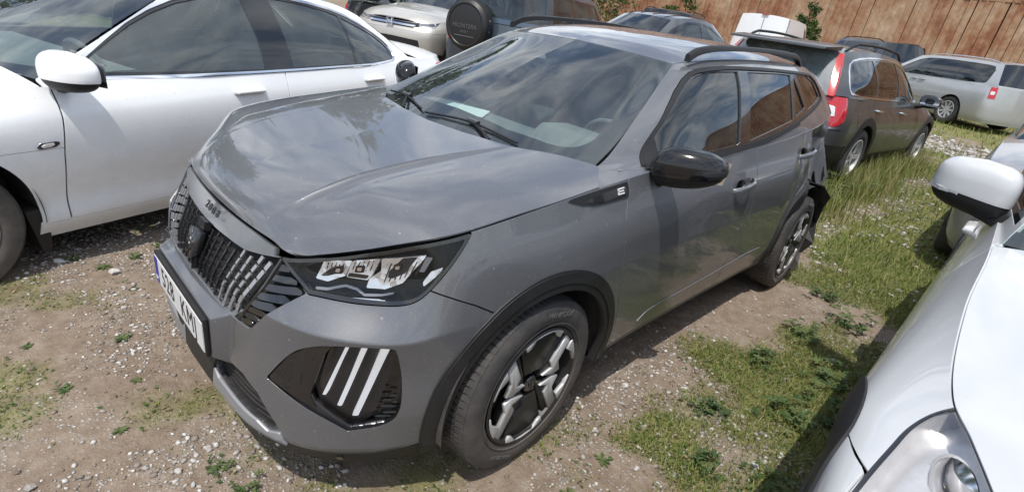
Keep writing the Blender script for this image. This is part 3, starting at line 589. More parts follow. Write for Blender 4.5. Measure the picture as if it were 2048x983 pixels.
        def handle_cup(Dp, hx, hz):
            cup = np.array([(hx+.055*math.cos(t), hz-.004+.032*math.sin(t)) for t in np.linspace(0, 2*math.pi, 28, endpoint=False)])
            return Dp.clip(OUT(chx, cup)), Dp.clip(IN(chx, cup, -.001))
        H1, H2 = (2.215, .905), (3.13, .990)
        D1, c1 = handle_cup(D1, H1[0]-.01, H1[1]); D2, c2 = handle_cup(D2, H2[0]-.01, H2[1])
        d1 = D1.panel('front_door', M_grey, car, flange=.02); d2 = D2.panel('rear_door', M_grey, car, flange=.02)
        for dd, cc, hh in ((d1, c1, H1), (d2, c2, H2)):
            tray(cc, 'handle_cup', M_grey, dd, .022)
            yy = sg*(np.abs(cc.V[:, 1]).max()+.0)
            pts = [(hh[0]-.095, yy-sg*.004, hh[1]-.020), (hh[0]-.06, yy+sg*.022, hh[1]-.012), (hh[0], yy+sg*.034, hh[1]-.002), (hh[0]+.06, yy+sg*.030, hh[1]+.010), (hh[0]+.105, yy-sg*.002, hh[1]+.017)]
            b = MB(); P = cr(np.array(pts), 15); sec = []
            for i, p in enumerate(P):
                t = i/14; hgt = .012+.006*math.sin(math.pi*t); th = .007
                sec.append([(p[0], p[1]-sg*th, p[2]-hgt), (p[0], p[1]+sg*th*.7, p[2]-hgt*.7), (p[0], p[1]+sg*th, p[2]), (p[0], p[1]+sg*th*.7, p[2]+hgt*.7), (p[0], p[1]-sg*th, p[2]+hgt)])
            V = [q for s_ in sec for q in s_]; F = [(i*5+j, i*5+(j+1) % 5, (i+1)*5+(j+1) % 5, (i+1)*5+j) for i in range(14) for j in range(5)]+[(0, 1, 2, 3, 4), tuple(70+j for j in range(5))]
            b.add(V, F); o = b.build('door_handle', M_grey, dd, smooth=50)
        # lower door blade: a raised moulding along both doors
        bl = rnd([(1.535,.341),(1.625,.397),(1.945,.404),(2.33,.420),(2.65,.445),(2.90,.436),(2.80,.400),(2.40,.350),(2.149,.352),(1.80,.344)], 1, sharp=(0,))
        D1.clip(IN(chx, bl)).panel('door_blade', M_grey, d1, off=.0035, flange=.0035); D2.clip(IN(chx, bl)).panel('door_blade', M_grey, d2, off=.0035, flange=.0035)
        L0.clip(lambda V: .289-V[:, 2]).clip(lambda V: np.minimum(V[:, 0]-1.27, 3.05-V[:, 0])).clip(OUT(chx, circle(*ARF, .447))).panel('sill', M_sill, car, off=0, flange=.05)
        Q = L0.clip(IN(chx, qp, .0025)).clip(OUT(chx, circle(*ARR, .447)))
        if near:
            rag = lambda V: np.maximum(V[:, 2]-(.735+.05*np.sin(V[:, 0]*40)+.03*np.sin(V[:, 0]*95)), 3.52-V[:, 0])
            Q = Q.clip(rag).clip(lambda V: 3.84+.025*np.sin(V[:, 2]*11)-V[:, 0])
        Q.panel('quarter_panel', M_grey, car, flange=.012)
        # black garnish with the badge behind the front wheel
        E = rnd([(.90,.999),(1.03,1.012),(1.235,1.024),(1.243,.998),(1.237,.972),(1.10,.966),(1.006,.969)], 1, sharp=(0, 2, 4))
        eo = L0.clip(IN(chx, E)).panel('fender_garnish', M_blackplastic, car, off=.004, flange=.008)
        E2 = np.array([(.985,.985),(1.04,.998),(1.222,1.014),(1.225,.982),(1.08,.973)])
        L0.clip(IN(chx, E2)).panel('garnish_inlay', M_glossblack, eo, off=.0065, flange=.004)
        if near:
            k_ = np.argmin((L0.V[:, 0]-1.182)**2+(L0.V[:, 2]-.997)**2); pe, ne = L0.V[k_]+L0.N[k_]*.0095, L0.N[k_]; fe = frame(Vector(pe), (1, 0, .06), (0, ne[1]*-ne[2], 1))
            be = MB()
            for (u0, u1, v0, v1) in ((-.018, .018, .0072, .0112), (-.018, .015, -.002, .002), (-.018, .018, -.0112, -.0072), (-.018, -.0125, -.0072, .0072)): be.hexa([tuple(fe @ Vector((u, v, hh))) for hh in (-.003, .001) for u, v in ((u0, v0), (u1, v0), (u1, v1), (u0, v1))])
            be.build('badge_letter_e', M_plate, eo)
        # ---- glasshouse
        DLO = rnd([(1.372,1.056),(1.454,1.127),(1.688,1.282),(1.857,1.372),(1.966,1.401),(2.209,1.420),(2.673,1.426),(3.238,1.421),(3.50,1.408),(3.60,1.29),(3.56,1.262),(3.2,1.195),(3.0,1.160),(2.5,1.092),(2.0,1.066),(1.62,1.058)], 1, sharp=(0,))
        GF = rnd([(1.498,1.085),(1.509,1.140),(1.637,1.230),(1.832,1.340),(1.930,1.378),(2.06,1.395),(2.285,1.404),(2.245,1.25),(2.195,1.095),(1.79,1.076)], 1, sharp=(0, 6, 8))
        GB = rnd([(2.385,1.403),(2.84,1.408),(3.0,1.402),(2.965,1.29),(2.93,1.180),(2.31,1.103),(2.345,1.25)], 1, sharp=(0, 2, 4, 5))
        Q1 = [(3.045,1.398),(3.09,1.33),(3.155,1.232),(2.975,1.192),(3.0,1.28)]
        Q2 = rnd([(3.115,1.404),(3.43,1.399),(3.525,1.290),(3.50,1.272),(3.215,1.226)], 1, sharp=(0, 4))
        P = S.clip(OUT(chx, DLO, .0015)); P.clip(lambda V: V[:, 0]-1.085).panel('pillar_frame', M_grey, car, flange=.012)
        wf = S.clip(IN(chx, DLO, .0015))
        for g_ in (GF, GB, Q1, Q2): wf = wf.clip(OUT(chx, g_))
        wfo = wf.panel('window_frame', M_glossblack, car, off=-.003, flange=.02)
        S.clip(IN(chx, GF, -.006)).panel('door_window', M_clear, d1, off=-.012, flange=0); S.clip(IN(chx, GB, -.006)).panel('door_window', M_priv, d2, off=-.010, flange=0)
        S.clip(IN(chx, Q1, -.005)).panel('quarter_window', M_priv, car, off=-.010, flange=0); S.clip(IN(chx, Q2, -.005)).panel('quarter_window', M_priv, car, off=-.008, flange=0)
        bs = S.clip(IN(chx, [(1.40,1.062),(1.62,1.062),(2.0,1.070),(2.5,1.096),(3.0,1.164),(3.0,1.150),(2.5,1.080),(2.0,1.052),(1.62,1.046),(1.38,1.046)])); bs.panel('belt_moulding', M_blackplastic, car, off=.008, flange=.012)
        ts = S.clip(IN(chx, DLO)).clip(OUT(chx, DLO, -.012)); ts.panel('window_seal', M_blackplastic, wfo, off=.003, flange=.01)
        # ---- roof rail
        pts = [(1.90,.560,1.436),(1.96,.562,1.463),(2.06,.566,1.482),(2.3,.571,1.498),(2.7,.572,1.508),(3.05,.566,1.506),(3.25,.556,1.495),(3.37,.545,1.458)]
        P_ = cr(np.array(pts), 40); b = MB(); sec = []
        for i, p in enumerate(P_):
            t = i/39; hw = .014+.006*math.sin(math.pi*t); hh = .011+.006*abs(1-2*t)
            sec.append([(p[0], sg*(p[1]-hw), p[2]-hh), (p[0], sg*(p[1]-hw*.8), p[2]+hh*.7), (p[0], sg*p[1], p[2]+hh), (p[0], sg*(p[1]+hw*.8), p[2]+hh*.5), (p[0], sg*(p[1]+hw), p[2]-hh)])
        V = [q for s_ in sec for q in s_]; n5 = len(sec); F = [(i*5+j, i*5+(j+1) % 5, (i+1)*5+(j+1) % 5, (i+1)*5+j) for i in range(n5-1) for j in range(5)]+[(0, 1, 2, 3, 4), tuple((n5-1)*5+j for j in range(5))]
        b.add(V, F); b.build('roof_rail', M_blackplastic, car, smooth=60)
        # ---- mirror
        mr = link('wing_mirror', None, car); mr.location = (1.465, sg*.914, 1.083); mr.scale = (.95, .93, .95)
        def blob(nm, m, zlo, zhi, k, push=0):
            V = []; F = []; nu, nv = 40, 24
            for i in range(nv+1):
                z = -1+2*i/nv; z = zlo+(zhi-zlo)*(i/nv)
                for j in range(nu):
                    a = 2*math.pi*j/nu; rr = max(0, 1-abs(z)**2.4)**(1/2.4)
                    ca, sa = math.cos(a), math.sin(a); ex = .9
                    X = -.085*abs(ca)**ex*math.copysign(1, ca)*rr if ca > 0 else .045*abs(ca)**.5*rr
                    Yq = .128*abs(sa)**.85*math.copysign(1, sa)*rr
                    tp = 1-.30*np.clip(Yq/.128, -1, 1)*0
                    V.append((X*k+.055*(Yq/.128), sg*Yq*k, z*.081*(1.0-.16*(Yq/.128)*1)*k+.012*(Yq/.128)+push))
            for i in range(nv):
                for j in range(nu): F.append((i*nu+j, i*nu+(j+1) % nu, (i+1)*nu+(j+1) % nu, (i+1)*nu+j))
            F += [tuple(range(nu)), tuple(nv*nu+j for j in range(nu))]
            bb = MB(); bb.add(V, F); return bb.build(nm, m, mr, smooth=40)
        blob('mirror_cap', M_glossblack2, -.22, 1.0, 1.0); blob('mirror_band', M_glossblack, -.42, -.24, .975); blob('mirror_base', M_blackplastic, -1.0, -.44, .985)
        g_ = MB(); g_.add([(.045+.055*y/.128, sg*y, z) for y, z in ((-.10, -.055), (.11, -.045), (.12, .045), (-.10, .06))], [(0, 1, 2, 3)]); g_.build('mirror_glass', M_chrome, mr)
        MB().tube([(.0, -sg*.07, -.055), (-.01, -sg*.10, -.068), (-.015, -sg*.135, -.085)], [.035, .032, .04], 10).build('mirror_arm', M_blackplastic, mr, smooth=50)
        sail = S.clip(IN(chx, [(1.385,1.060),(1.46,1.115),(1.505,1.15),(1.495,1.066)])); sail.panel('mirror_sail', M_blackplastic, car, off=.004, flange=.01)
        # ---- cowl corner
    # ---- hood, roof, screens (both halves in one panel)
    def both(s): m = s.mirror(); return s, m
    def weld(s):
        m = s.mirror(); V = np.vstack([s.V, m.V]); F = np.vstack([s.F, m.F+len(s.V)]); N = np.vstack([s.N, m.N])
        c = np.abs(V[:, 1]) < 1e-6; N[c, 1] = 0; N /= np.linalg.norm(N, axis=1)[:, None]
        key = np.round(V, 5); key[c, 1] = 0.0; u, idx, inv = np.unique(key, axis=0, return_index=True, return_inverse=True); inv = inv.ravel()
        F2 = inv[F]; ok = (F2[:, 0] != F2[:, 1]) & (F2[:, 1] != F2[:, 2]) & (F2[:, 2] != F2[:, 0]); return Sheet(V[idx], F2[ok], N[idx])
    HC = np.array([(-.1,-.05),(-.1,.9),(1.075,.9),(1.08,.795),(1.185,.712),(1.12,.585),(1.005,.41),(.966,.2),(.95,0),(.95,-.05)])
    H = HS['H'].clip(IN(cht, HC, .001))
    # trim 4 mm off the edges for the shut line
    hood = weld(H).panel('hood', M_grey, car, off=.0, flange=.008)
    weld(HS['H'].moved(-.03)).clip(lambda V: V[:, 0]-.20).panel('hood_liner', M_shell, car, flange=0)
    # cowl: black plastic below the glass
    Wd = weld(HS['W'])
    cw = MB(); 
    cowl = Wd.clip(lambda V: 1.035+.12*(np.abs(V[:, 1])/.7)-V[:, 0]).moved(-.004); cowl.panel('cowl', M_blackplastic, car, off=-.006, flange=.02)
    FR = [(1.085,0),(1.10,.25),(1.155,.44),(1.205,.53),(1.26,.575),(1.33,.580),(1.68,.497),(1.735,.45),(1.752,.37),(1.76,.15),(1.76,0)]
    FR = rnd([(p[0], p[1]) for p in FR[1:]]+[(p[0], -p[1]) for p in FR[1:]][::-1], 1)
    ws = Wd.panel('windscreen', M_ws, car, off=.0, flange=0)
    chxy = lambda V: V[:, :2]
    sens = [(1.765,-.15),(1.70,-.145),(1.52,-.10),(1.485,-.06),(1.48,.03),(1.53,.075),(1.60,.10),(1.70,.13),(1.765,.15)]
    fr = Wd.clip(lambda V: np.maximum(OUT(chxy, FR)(V), IN(chxy, rnd(sens, 1))(V))); fr.panel('windscreen_frit', M_frit, ws, off=-.0035, flange=0)
    Wd.clip(IN(chxy, [(1.545,.035),(1.60,.005),(1.56,-.045),(1.555,-.02)])).panel('camera_window', M_greytrim, ws, off=-.002, flange=0)
    weld(HS['R']).panel('roof', M_grey, car, flange=.012)
    weld(HS['T']).clip(lambda V: V[:, 2]-1.205).panel('rear_window', M_priv, car, flange=0)
    tt = weld(HS['T']); tt.clip(lambda V: 1.203-V[:, 2]).panel('tailgate', M_grey, car, flange=.01)
    # wipers lying at the foot of the glass
    WV = Wd
    def wpt(x, y, off):
        i = np.argmin((WV.V[:, 0]-x)**2+(WV.V[:, 1]-y)**2); return tuple(WV.V[i]+WV.N[i]*off)
    for (A, Bq, piv) in (((1.015, .10), (1.085, -.40), (1.02, -.30)), ((1.165, .60), (1.03, .15), (1.01, .26))):
        wp = link('wiper', None, car)
        pts = [tuple(q) for q in cr(np.array([wpt(A[0]+(Bq[0]-A[0])*t, A[1]+(Bq[1]-A[1])*t, .012) for t in (0, .5, 1)]), 14)]
        b = MB(); b.tube(pts, .0050, 6); b.build('wiper_blade', M_blackplastic, wp, smooth=50)
        mid = pts[7]; pv = wpt(piv[0], piv[1], .012)
        b = MB(); b.tube([pv, tuple((np.array(pv)*.6+np.array(mid)*.4)+np.array([0, 0, .008])), mid], [.010, .007, .006], 8); b.build('wiper_arm', M_blackplastic, wp, smooth=50)
        b = MB(); b.tube([tuple(np.array(mid)+np.array([0, -.03, .004])), tuple(np.array(mid)+np.array([0, .03, .004]))], .011, 8); b.build('wiper_joint', M_glossblack, wp, smooth=50)
    # ---- grille pieces
    LFf = HS['L'].clip(lambda V: .30-V[:, 0]); kd = chw(LFf.V)
    gp = link('grille', None, car)
    def surf(w, z):
        i = np.argmin((kd[:, 0]-abs(w))**2+(kd[:, 1]-z)**2); p = LFf.V[i].copy(); n = LFf.N[i].copy()
        p = p+np.array([0, abs(w)-kd[i, 0], 0]); 
        if w < 0: p[1] *= -1; n[1] *= -1
        return Vector(p), Vector(n)
    bxm = None
    ncol = 10
    for sgn in (1, -1):
        ribs = MB()
        for c in range(ncol):
            f = (c+.5)/ncol; wt = .416*f; 
            for r in range(8):
                t0 = (r+(.5 if c % 2 else 0))/7.0; t1 = t0+.112
                if t1 > 1.06: continue
                ztop = np.interp(wt, [0, .18, .27, .356, .416], [.760, .762, .765, .780, .790]); zbot = np.interp(wt*.8, [0, .135, .243, .337], [.604, .598, .591, .585])
                za = ztop+(zbot-ztop)*t0; zb = ztop+(zbot-ztop)*min(t1, 1.0); wa = sgn*wt*(1-.185*t0); wb = sgn*wt*(1-.185*t1)
                p, n = surf((wa+wb)/2, (za+zb)/2); pa, _ = surf(wa, za); pb, _ = surf(wb, zb)
                up = (pa-pb).normalized(); L_ = (pa-pb).length; rt = up.cross(n).normalized()
                wd = .0026+.0120*f**1.7
                if bxm is None:
                    b = MB(); b.box((0, 0, 0), (1, 1, 1)); o = b.build('grille_bar', M_greytrim, gp); bxm = {0: o.data}; me2 = o.data.copy(); me2.materials.clear(); me2.materials.append(M_darkchrome); bxm[1] = me2; bpy.data.objects.remove(o)
                o = link('grille_bar', bxm[0 if f > .55 else 1], gp)
                n2 = rt.cross(up).normalized(); 
                o.matrix_local = Matrix(((rt.x*wd, up.x*L_, n2.x*.007, p.x-n.x*.006), (rt.y*wd, up.y*L_, n2.y*.007, p.y-n.y*.006), (rt.z*wd, up.z*L_, n2.z*.007, p.z-n.z*.006), (0, 0, 0, 1)))
                if c < ncol-1:
                    q, nq = surf((wa+wb)/2+sgn*.0208, zb); ribs.tube([pb-_*.016, q-nq*.016], .0028, 5)
        ribs.build('grille_lattice', M_shell, gp)['kind'] = 'stuff'
    # diagonal black rib at the outer end of the grille
    for sgn in (1, -1):
        P = [surf(sgn*w, z) for w, z in ((.424,.795),(.408,.714),(.384,.644),(.347,.588))]
        b = MB(); b.tube([p-n*.004 for p, n in P], .006, 6); b.build('grille_end_rib', M_glossblack, gp, smooth=50)
    # emblem shield with its outline and head
    eb = link('emblem', None, car); ec, en = surf(0.0, .685); ec = ec+en*.012; fm = frame(ec, (0, -1, 0), (.28, 0, 1))
    shd = [(-.037,.048),(-.037,-.012),(-.024,-.036),(0,-.052),(.024,-.036),(.037,-.012),(.037,.048),(0,.053)]
    def pl(nm, poly, h0, h1, m, bev=.0015):
        b = MB(); b.prism(poly, h0, h1, lambda u, v, h: tuple(fm @ Vector((u, v, h)))); o = b.build(nm, m, eb); bevelled(o, bev, 1); return o
    pl('shield_rim', shd, -.02, .004, M_darkchrome); pl('shield_field', [(u*.88, v*.88) for u, v in shd], 0, .006, M_glossblack)
    head = [(-.018,.030),(-.002,.036),(.012,.028),(.016,.014),(.024,.008),(.020,-.002),(.010,-.004),(.014,-.014),(.004,-.020),(-.002,-.036),(-.010,-.020),(-.020,-.010),(-.014,.004),(-.022,.014)]
    pl('emblem_head', head, .004, .009, M_darkchrome)
    pl('emblem_mane', [(-.006,.018),(.004,.022),(.008,.014),(-.002,.008)], .008, .0105, M_chrome, .0008)
    pl('emblem_mane', [(-.010,.002),(.002,.004),(.004,-.004),(-.006,-.006)], .008, .0105, M_chrome, .0008)
    p0, n0 = surf(0.0, .794); b = MB(); b.box((0, 0, 0), (.05, .018, .012)); 
    rd_ = MB(); q_, nq_ = surf(.0, .748); m4 = frame(q_+nq_*.004, (0, -1, 0), (.28, 0, 1)); rd_.add([tuple(m4 @ Vector((u, v, h))) for h in (-.015, .006) for u, v in ((-.028, -.014), (.028, -.014), (.028, .014), (-.028, .014))], [(0, 3, 2, 1), (4, 5, 6, 7), (0, 1, 5, 4), (1, 2, 6, 5), (2, 3, 7, 6), (3, 0, 4, 7)]); rd_.build('radar_block', M_darkchrome, gp)
    # model number on the lip
    for k, ch in enumerate('2008'):
        yy = .048-k*.032; p_, n_ = surf(abs(yy), .795); p_.y = yy; n_.y = math.copysign(n_.y, yy) if abs(yy) > .001 else 0
        rt_ = Vector((0, -1, 0)); up_ = n_.cross(rt_) if n_.cross(rt_).z > 0 else rt_.cross(n_)
        text('model_digit', ch, .036, M_darkchrome, hood, frame(p_+n_*.002, rt_, up_), .0012, sx=1.15)
    # ---- number plate on its pedestal
    pb = MB(); pb.hexa([(.060, .315, .40), (.008, .275, .425), (.008, -.275, .425), (.060, -.315, .40), (.10, .330, .600), (.010, .275, .566), (.010, -.275, .566), (.10, -.330, .600)]); o = pb.build('plate_pedestal', M_grey, car); bevelled(o, .006, 2)
    np_ = link('number_plate', None, car); o = MB().box((.000, 0, .4945), (.014, .532, .135)).build('plate_frame', M_blackplastic, np_); bevelled(o, .004, 2)
    o = MB().box((-.0085, 0, .494), (.003, .518, .104)).build('plate_sheet', M_plate, np_)
    o = MB().box((-.0105, .239, .494), (.0014, .038, .104)).build('country_band', M_blue, np_)
    for s_, y_, w_ in (('528', .105, 1), ('KMJ', -.122, 1)):
        text('plate_characters', s_, .105, M_ink, np_, frame((-.0104, y_, .4935), (0, -1, 0), (0, 0, 1)), .0006, spacing=1.12, sx=.86)
    text('country_letters', 'EST', .022, M_plate, np_, frame((-.0115, .239, .462), (0, -1, 0), (0, 0, 1)), .0004)
    # ---- parking sensor and tow flap dots
    for sgn in (1, -1):
        i = np.argmin((HS['L'].V[:, 0]-.215)**2+(HS['L'].V[:, 2]-.225)**2+(np.abs(HS['L'].V[:, 1])-.68)**2); p = HS['L'].V[i]; n = HS['L'].N[i]
        b = MB(); b.tube([(p[0], sgn*p[1], p[2]), (p[0]+n[0]*.006, sgn*(p[1]+n[1]*.006), p[2]+n[2]*.006)], .011, 16); b.build('parking_sensor', M_glossblack, car)
    # ---- wheels; the front ones are steered a little, the near rear one is knocked askew
    hero_wheel(car, (FA, -.772, WR), rotz=.05, spin=-3); hero_wheel(car, (FA, .772, WR), rotz=.05, side=1)
    wr = hero_wheel(car, (FA+WB, -.775, WR), rotz=.03, spin=40); hero_wheel(car, (FA+WB, .772, WR), side=1)
    # ---- broken liner hanging behind the near rear wheel, bent lamp and bracket
    b = MB(); rows = []
    for i in range(9):
        a = math.radians(70-i*17); r = .40+.02*math.sin(i*2.1)
        rows.append([(3.455+r*math.cos(a)*1.05+.02*math.sin(i*1.7+k), -.56-.11*k+.03*math.sin(i*2.3+k*2), max(.10, .40+r*math.sin(a)*.95+.03*math.sin(i+k*1.9))) for k in range(4)])
    V = [p for r_ in rows for p in r_]; b.add(V, [(i*4+k, i*4+k+1, (i+1)*4+k+1, (i+1)*4+k) for i in range(8) for k in range(3)])
    o = b.build('torn_arch_liner', M_blackplastic, car); md = o.modifiers.new('t', 'SOLIDIFY'); md.thickness = .006
    b = MB(); b.hexa([(3.80,-.66,.96),(3.90,-.60,.95),(3.90,-.56,.95),(3.82,-.58,.96),(3.78,-.68,1.12),(3.88,-.62,1.13),(3.88,-.58,1.13),(3.80,-.60,1.12)]); o = b.build('tail_lamp', M_lens2, car); bevelled(o, .012, 2)
    b = MB(); b.tube([(3.72,-.78,.90),(3.84,-.74,.88),(3.86,-.72,.84),(3.76,-.76,.81)], .008, 6); b.build('bent_bracket', M_chrome, car, smooth=50)
    b = MB(); b.box((3.95, .0, .55), (.10, 1.1, .35)).box((3.85, 0, .75), (.15, 1.2, .5)); b.build('rear_structure', M_shell, car)
    # ---- floor, dashboard, seats, steering wheel
    b = MB(); b.box((2.1, 0, .27), (3.5, 1.28, .12)).box((.55, 0, .45), (.6, 1.0, .4)); b.build('floor_pan', M_shell, car)
    for sg in (1, -1): MB().box((2.3, sg*.745, .72), (2.1, .03, .66)).build('door_lining', M_interior, car)
    b = MB(); sec = [(1.06,.98),(1.16,1.012),(1.42,1.025),(1.58,1.000),(1.66,.94),(1.64,.84),(1.52,.72),(1.2,.6),(1.06,.7)]
    b.prism(sec, -.70, .70, lambda u, v, h: (u, h, v)); o = b.build('dashboard', M_interior, car); bevelled(o, .015, 2)
    b = MB(); b.hexa([(1.36,-.56,1.0),(1.62,-.56,1.0),(1.62,-.16,1.0),(1.36,-.16,1.0),(1.42,-.52,1.085),(1.60,-.52,1.075),(1.60,-.20,1.075),(1.42,-.20,1.085)]); o = b.build('instrument_hood', M_interior, car); bevelled(o, .02, 2)
    b = MB(); b.box((1.60, 0.0, 1.05), (.02, .26, .13), Matrix.Rotation(.3, 3, 'Y')); o = b.build('centre_screen', M_glossblack, car); bevelled(o, .006, 2)
    R_ = Matrix.Rotation(math.radians(66), 4, 'Y'); T_ = Matrix.Translation((1.80, -.36, .96)) @ R_
    b = MB(); b.tube([tuple(T_ @ Vector((.16*math.cos(a), .185*math.sin(a), 0))) for a in np.linspace(0, 2*math.pi, 33)], .015, 8); b.tube([tuple(T_ @ Vector((0, -.17, 0))), tuple(T_ @ Vector((0, .17, 0)))], .018, 6); b.tube([tuple(T_ @ Vector((0, 0, .03))), tuple(T_ @ Vector((0, 0, -.25)))], .045, 8); b.build('steering_wheel', M_seat, car, smooth=50)
    for y in (-.36, .36):
        st = link('front_seat', None, car); st.location = (2.25, y, .40)
        o = MB().box((-.05, 0, .10), (.52, .50, .20)).build('seat_cushion', M_seat, st); bevelled(o, .05, 3)
        o = MB().box((.28, 0, .48), (.14, .48, .66), Matrix.Rotation(.28, 3, 'Y'), taper=.85).build('seat_back', M_seat, st); bevelled(o, .05, 3)
        o = MB().box((.385, 0, .885), (.10, .26, .17), Matrix.Rotation(.2, 3, 'Y')).build('headrest', M_seat, st); bevelled(o, .035, 3)
    rs = link('rear_bench', None, car); o = MB().box((3.0, 0, .50), (.5, 1.25, .2)).build('seat_cushion', M_seat, rs); bevelled(o, .05, 3); o = MB().box((3.30, 0, .80), (.15, 1.22, .62), Matrix.Rotation(.3, 3, 'Y')).build('seat_back', M_seat, rs); bevelled(o, .05, 3)
    for y in (-.4, .0, .4): o = MB().box((3.42, y, 1.14), (.09, .24, .13)).build('headrest', M_seat, rs); bevelled(o, .03, 3)
    # lining of the roof so that the cabin is dark
    weld(HS['R'].moved(-.03)).panel('headlining', M_interior, car, flange=0)
    # papers and a box left on the dashboard
    b = MB(); b.add([(1.20, .30, 1.035), (1.34, .10, 1.032), (1.50, .22, 1.030), (1.42, .42, 1.032), (1.33, .34, 1.12)], [(0, 1, 2, 3)]); o = b.build('paper_sheet', M_paper, None); tag(o, 'white paper sheet lying on the grey car dashboard behind the windscreen', 'paper')
    return car
M_liner = mat('arch_liner', (0.02, 0.02, 0.021), 0.85, var=0.3, dirt=0.5)
M_glossblack2 = mat('mirror_cap_black', (0.008, 0.008, 0.009), 0.14, coat=0.4, var=0.1, spec=.35)
M_lens2 = mat('smoked_lamp', (0.35, 0.34, 0.34), 0.15, 0.3, coat=0.6)
HERO = build_hero()

# ================================================================== the other cars
def lerp(a, b, t): return tuple(a[i]+(b[i]-a[i])*t for i in range(len(a)))
def orient(s, c):
    return Sheet(s.V, s.F[:, ::-1].copy()) if ((s.V-np.array(c))*s.N).sum(1).mean() < 0 else s
def weld2(s):
    m = s.mirror(); V = np.vstack([s.V, m.V]); F = np.vstack([s.F, m.F+len(s.V)]); N = np.vstack([s.N, m.N]).copy()
    c = np.abs(V[:, 1]) < 1e-6; N[c, 1] = 0; N /= np.linalg.norm(N, axis=1)[:, None]+1e-12
    key = np.round(V, 5); key[c, 1] = 0.0; _, idx, inv = np.unique(key, axis=0, return_index=True, return_inverse=True); inv = inv.ravel()
    F2 = inv[F]; ok = (F2[:, 0] != F2[:, 1]) & (F2[:, 1] != F2[:, 2]) & (F2[:, 2] != F2[:, 0]); return Sheet(V[idx], F2[ok], N[idx])
def gsheets(sp):
    Lc, hw = sp['L'], sp['W']/2; fa, ra = sp['fa'], sp['fa']+sp['wb']; nd, rd = sp.get('nd', .5), sp.get('rd', .4)
    f = [(0, 0), (.03, .34), (.12, .62), (.30, .82), (.60, .93), (1.0, .980)]
    cols = [(a*nd, b*hw, 'f', 1-a) for a, b in f]+[(x, hw*1.0, 's', 0) for x in np.linspace(max(fa, nd+.12), ra, 7)]+[(Lc-a*rd, b*hw, 'r', 1-a) for a, b in f[::-1]]
    edge = sp['edge']; ex = [e[0] for e in edge]; zt = lambda x: float(np.interp(x, ex, [e[1] for e in edge])); dt = lambda x: float(np.interp(x, ex, [e[2] for e in edge]))
    rows = []
    spec = sp.get('rows') or [(.20, -.085, .06), (.30, -.035, .015), (.46, -.010, 0), (.64, 0, .01), (None, -.020, .05), ('t', None, sp.get('lean', .11))]
    for z, dw, dx in spec:
        r = []
        for x, w, k, fr_ in cols:
            zz = zt(x); q = zz if z == 't' else ((.64+zz)/2+.02 if z is None else z+sp.get('lift', 0)); d = -dt(x) if z == 't' else dw
            sx = dx*fr_*(1 if k == 'f' else (-sp.get('rlean', .6) if k == 'r' else 0)); r.append((x+sx, max(0, w+d*(w/hw)), q))
        rows.append(r)
    nc, nr = sp.get('res', (150, 42)); c = (Lc/2, 0, .6); O = {}
    O['L'] = orient(grid_sheet(loft(rows, nc, nr, crease=sp.get('crease', []))), c)
    top = cr(np.array(rows[-1]), 600)
    def crown(ed, ce, p, nm, n=80, nu=50):
        ed = resample(cr(np.array(ed), 300), n+2)[1:-1]; ce = resample(cr(np.array(ce), 300), n+2)[1:-1]; u = np.linspace(0, 1-.006/sp['W']*2, nu)[None, :]
        G = np.stack([ce[:, :1]+(ed[:, :1]-ce[:, :1])*u**2.2, ed[:, 1:2]*u, ed[:, 2:3]+(ce[:, 1:2]-ed[:, 2:3])*(1-u**p)], 2); O[nm] = orient(grid_sheet(G), c)
    A0, A1, D0, D1 = sp['A0'], sp['A1'], sp['D0'], sp['D1']
    i0 = np.argmax(top[:, 1] > .50*hw); i1 = np.argmin(np.abs(top[:, 0]-A0[0])+(np.arange(600) > 400)*9)
    crown([tuple(p) for p in top[i0:i1+1:6]], sp['hood'], sp.get('hp', 3.2), 'H')
    bl, rf, sk = [], [], []
    for t in np.linspace(0, 1, 9):
        x = A0[0]+(D0[0]-A0[0])*t; wv = float(np.interp(x, top[i1:, 0][:np.argmax(top[i1:, 0])+1], top[i1:, 1][:np.argmax(top[i1:, 0])+1])); k = min(1, 6*t)*min(1, 6*(1-t))
        bl.append((x, (A0[1]+(D0[1]-A0[1])*t)*(1-k)+wv*k, A0[2]*(1-min(1, t*6))+(zt(x)+.004)*min(1, t*6) if t < .9 else (zt(x)+.004)*(1-(t-.9)*10)+D0[2]*(t-.9)*10))
        sk.append((x, wv, zt(x)-.003))
        q = lerp(A1, D1, t); rf.append((q[0], q[1]+sp.get('rbw', .03)*math.sin(math.pi*t)**.6, q[2]+sp.get('rbz', .05)*math.sin(math.pi*t)**.7))
    S = [[tuple(np.array(lerp(b, r, t))+np.array([0, sp.get('bulge', .03)*math.sin(math.pi*t**.9)*(min(1, .25+3*(j/8))*min(1, .25+3*(1-j/8))), 0])) for j, (b, r) in enumerate(zip(bl, rf))] for t in (0, .25, .5, .75, .92, 1)]
    O['S'] = orient(grid_sheet(loft([sk]+S, nc, 44, crease=[1, 5])), (Lc/2, 0, .9))
    cw, hd, rh, rw = sp['cowl'], sp['hdr'], sp['rhdr'], sp['rwin']
    def span(c0, e0, c1, e1, nm, bul, n=5):
        R = []
        for t in np.linspace(0, 1, n):
            a, b = lerp((c0[0], 0, c0[1]), (c1[0], 0, c1[1]), t), lerp(e0, e1, t); k = bul*math.sin(math.pi*t)
            R.append([(a[0]+(b[0]-a[0])*u**2.3, b[1]*u, a[2]+(b[2]-a[2])*u**2.3+k*(1-.5*u)) for u in (0, .25, .5, .75, .92, 1)])
        O[nm] = orient(grid_sheet(loft(R, 50, 40)), (Lc/2, 0, .8))
    span(cw, A0, hd, A1, 'W', .025); span(rh, D1, rw, D0, 'T', sp.get('tb', .02))
    R = []
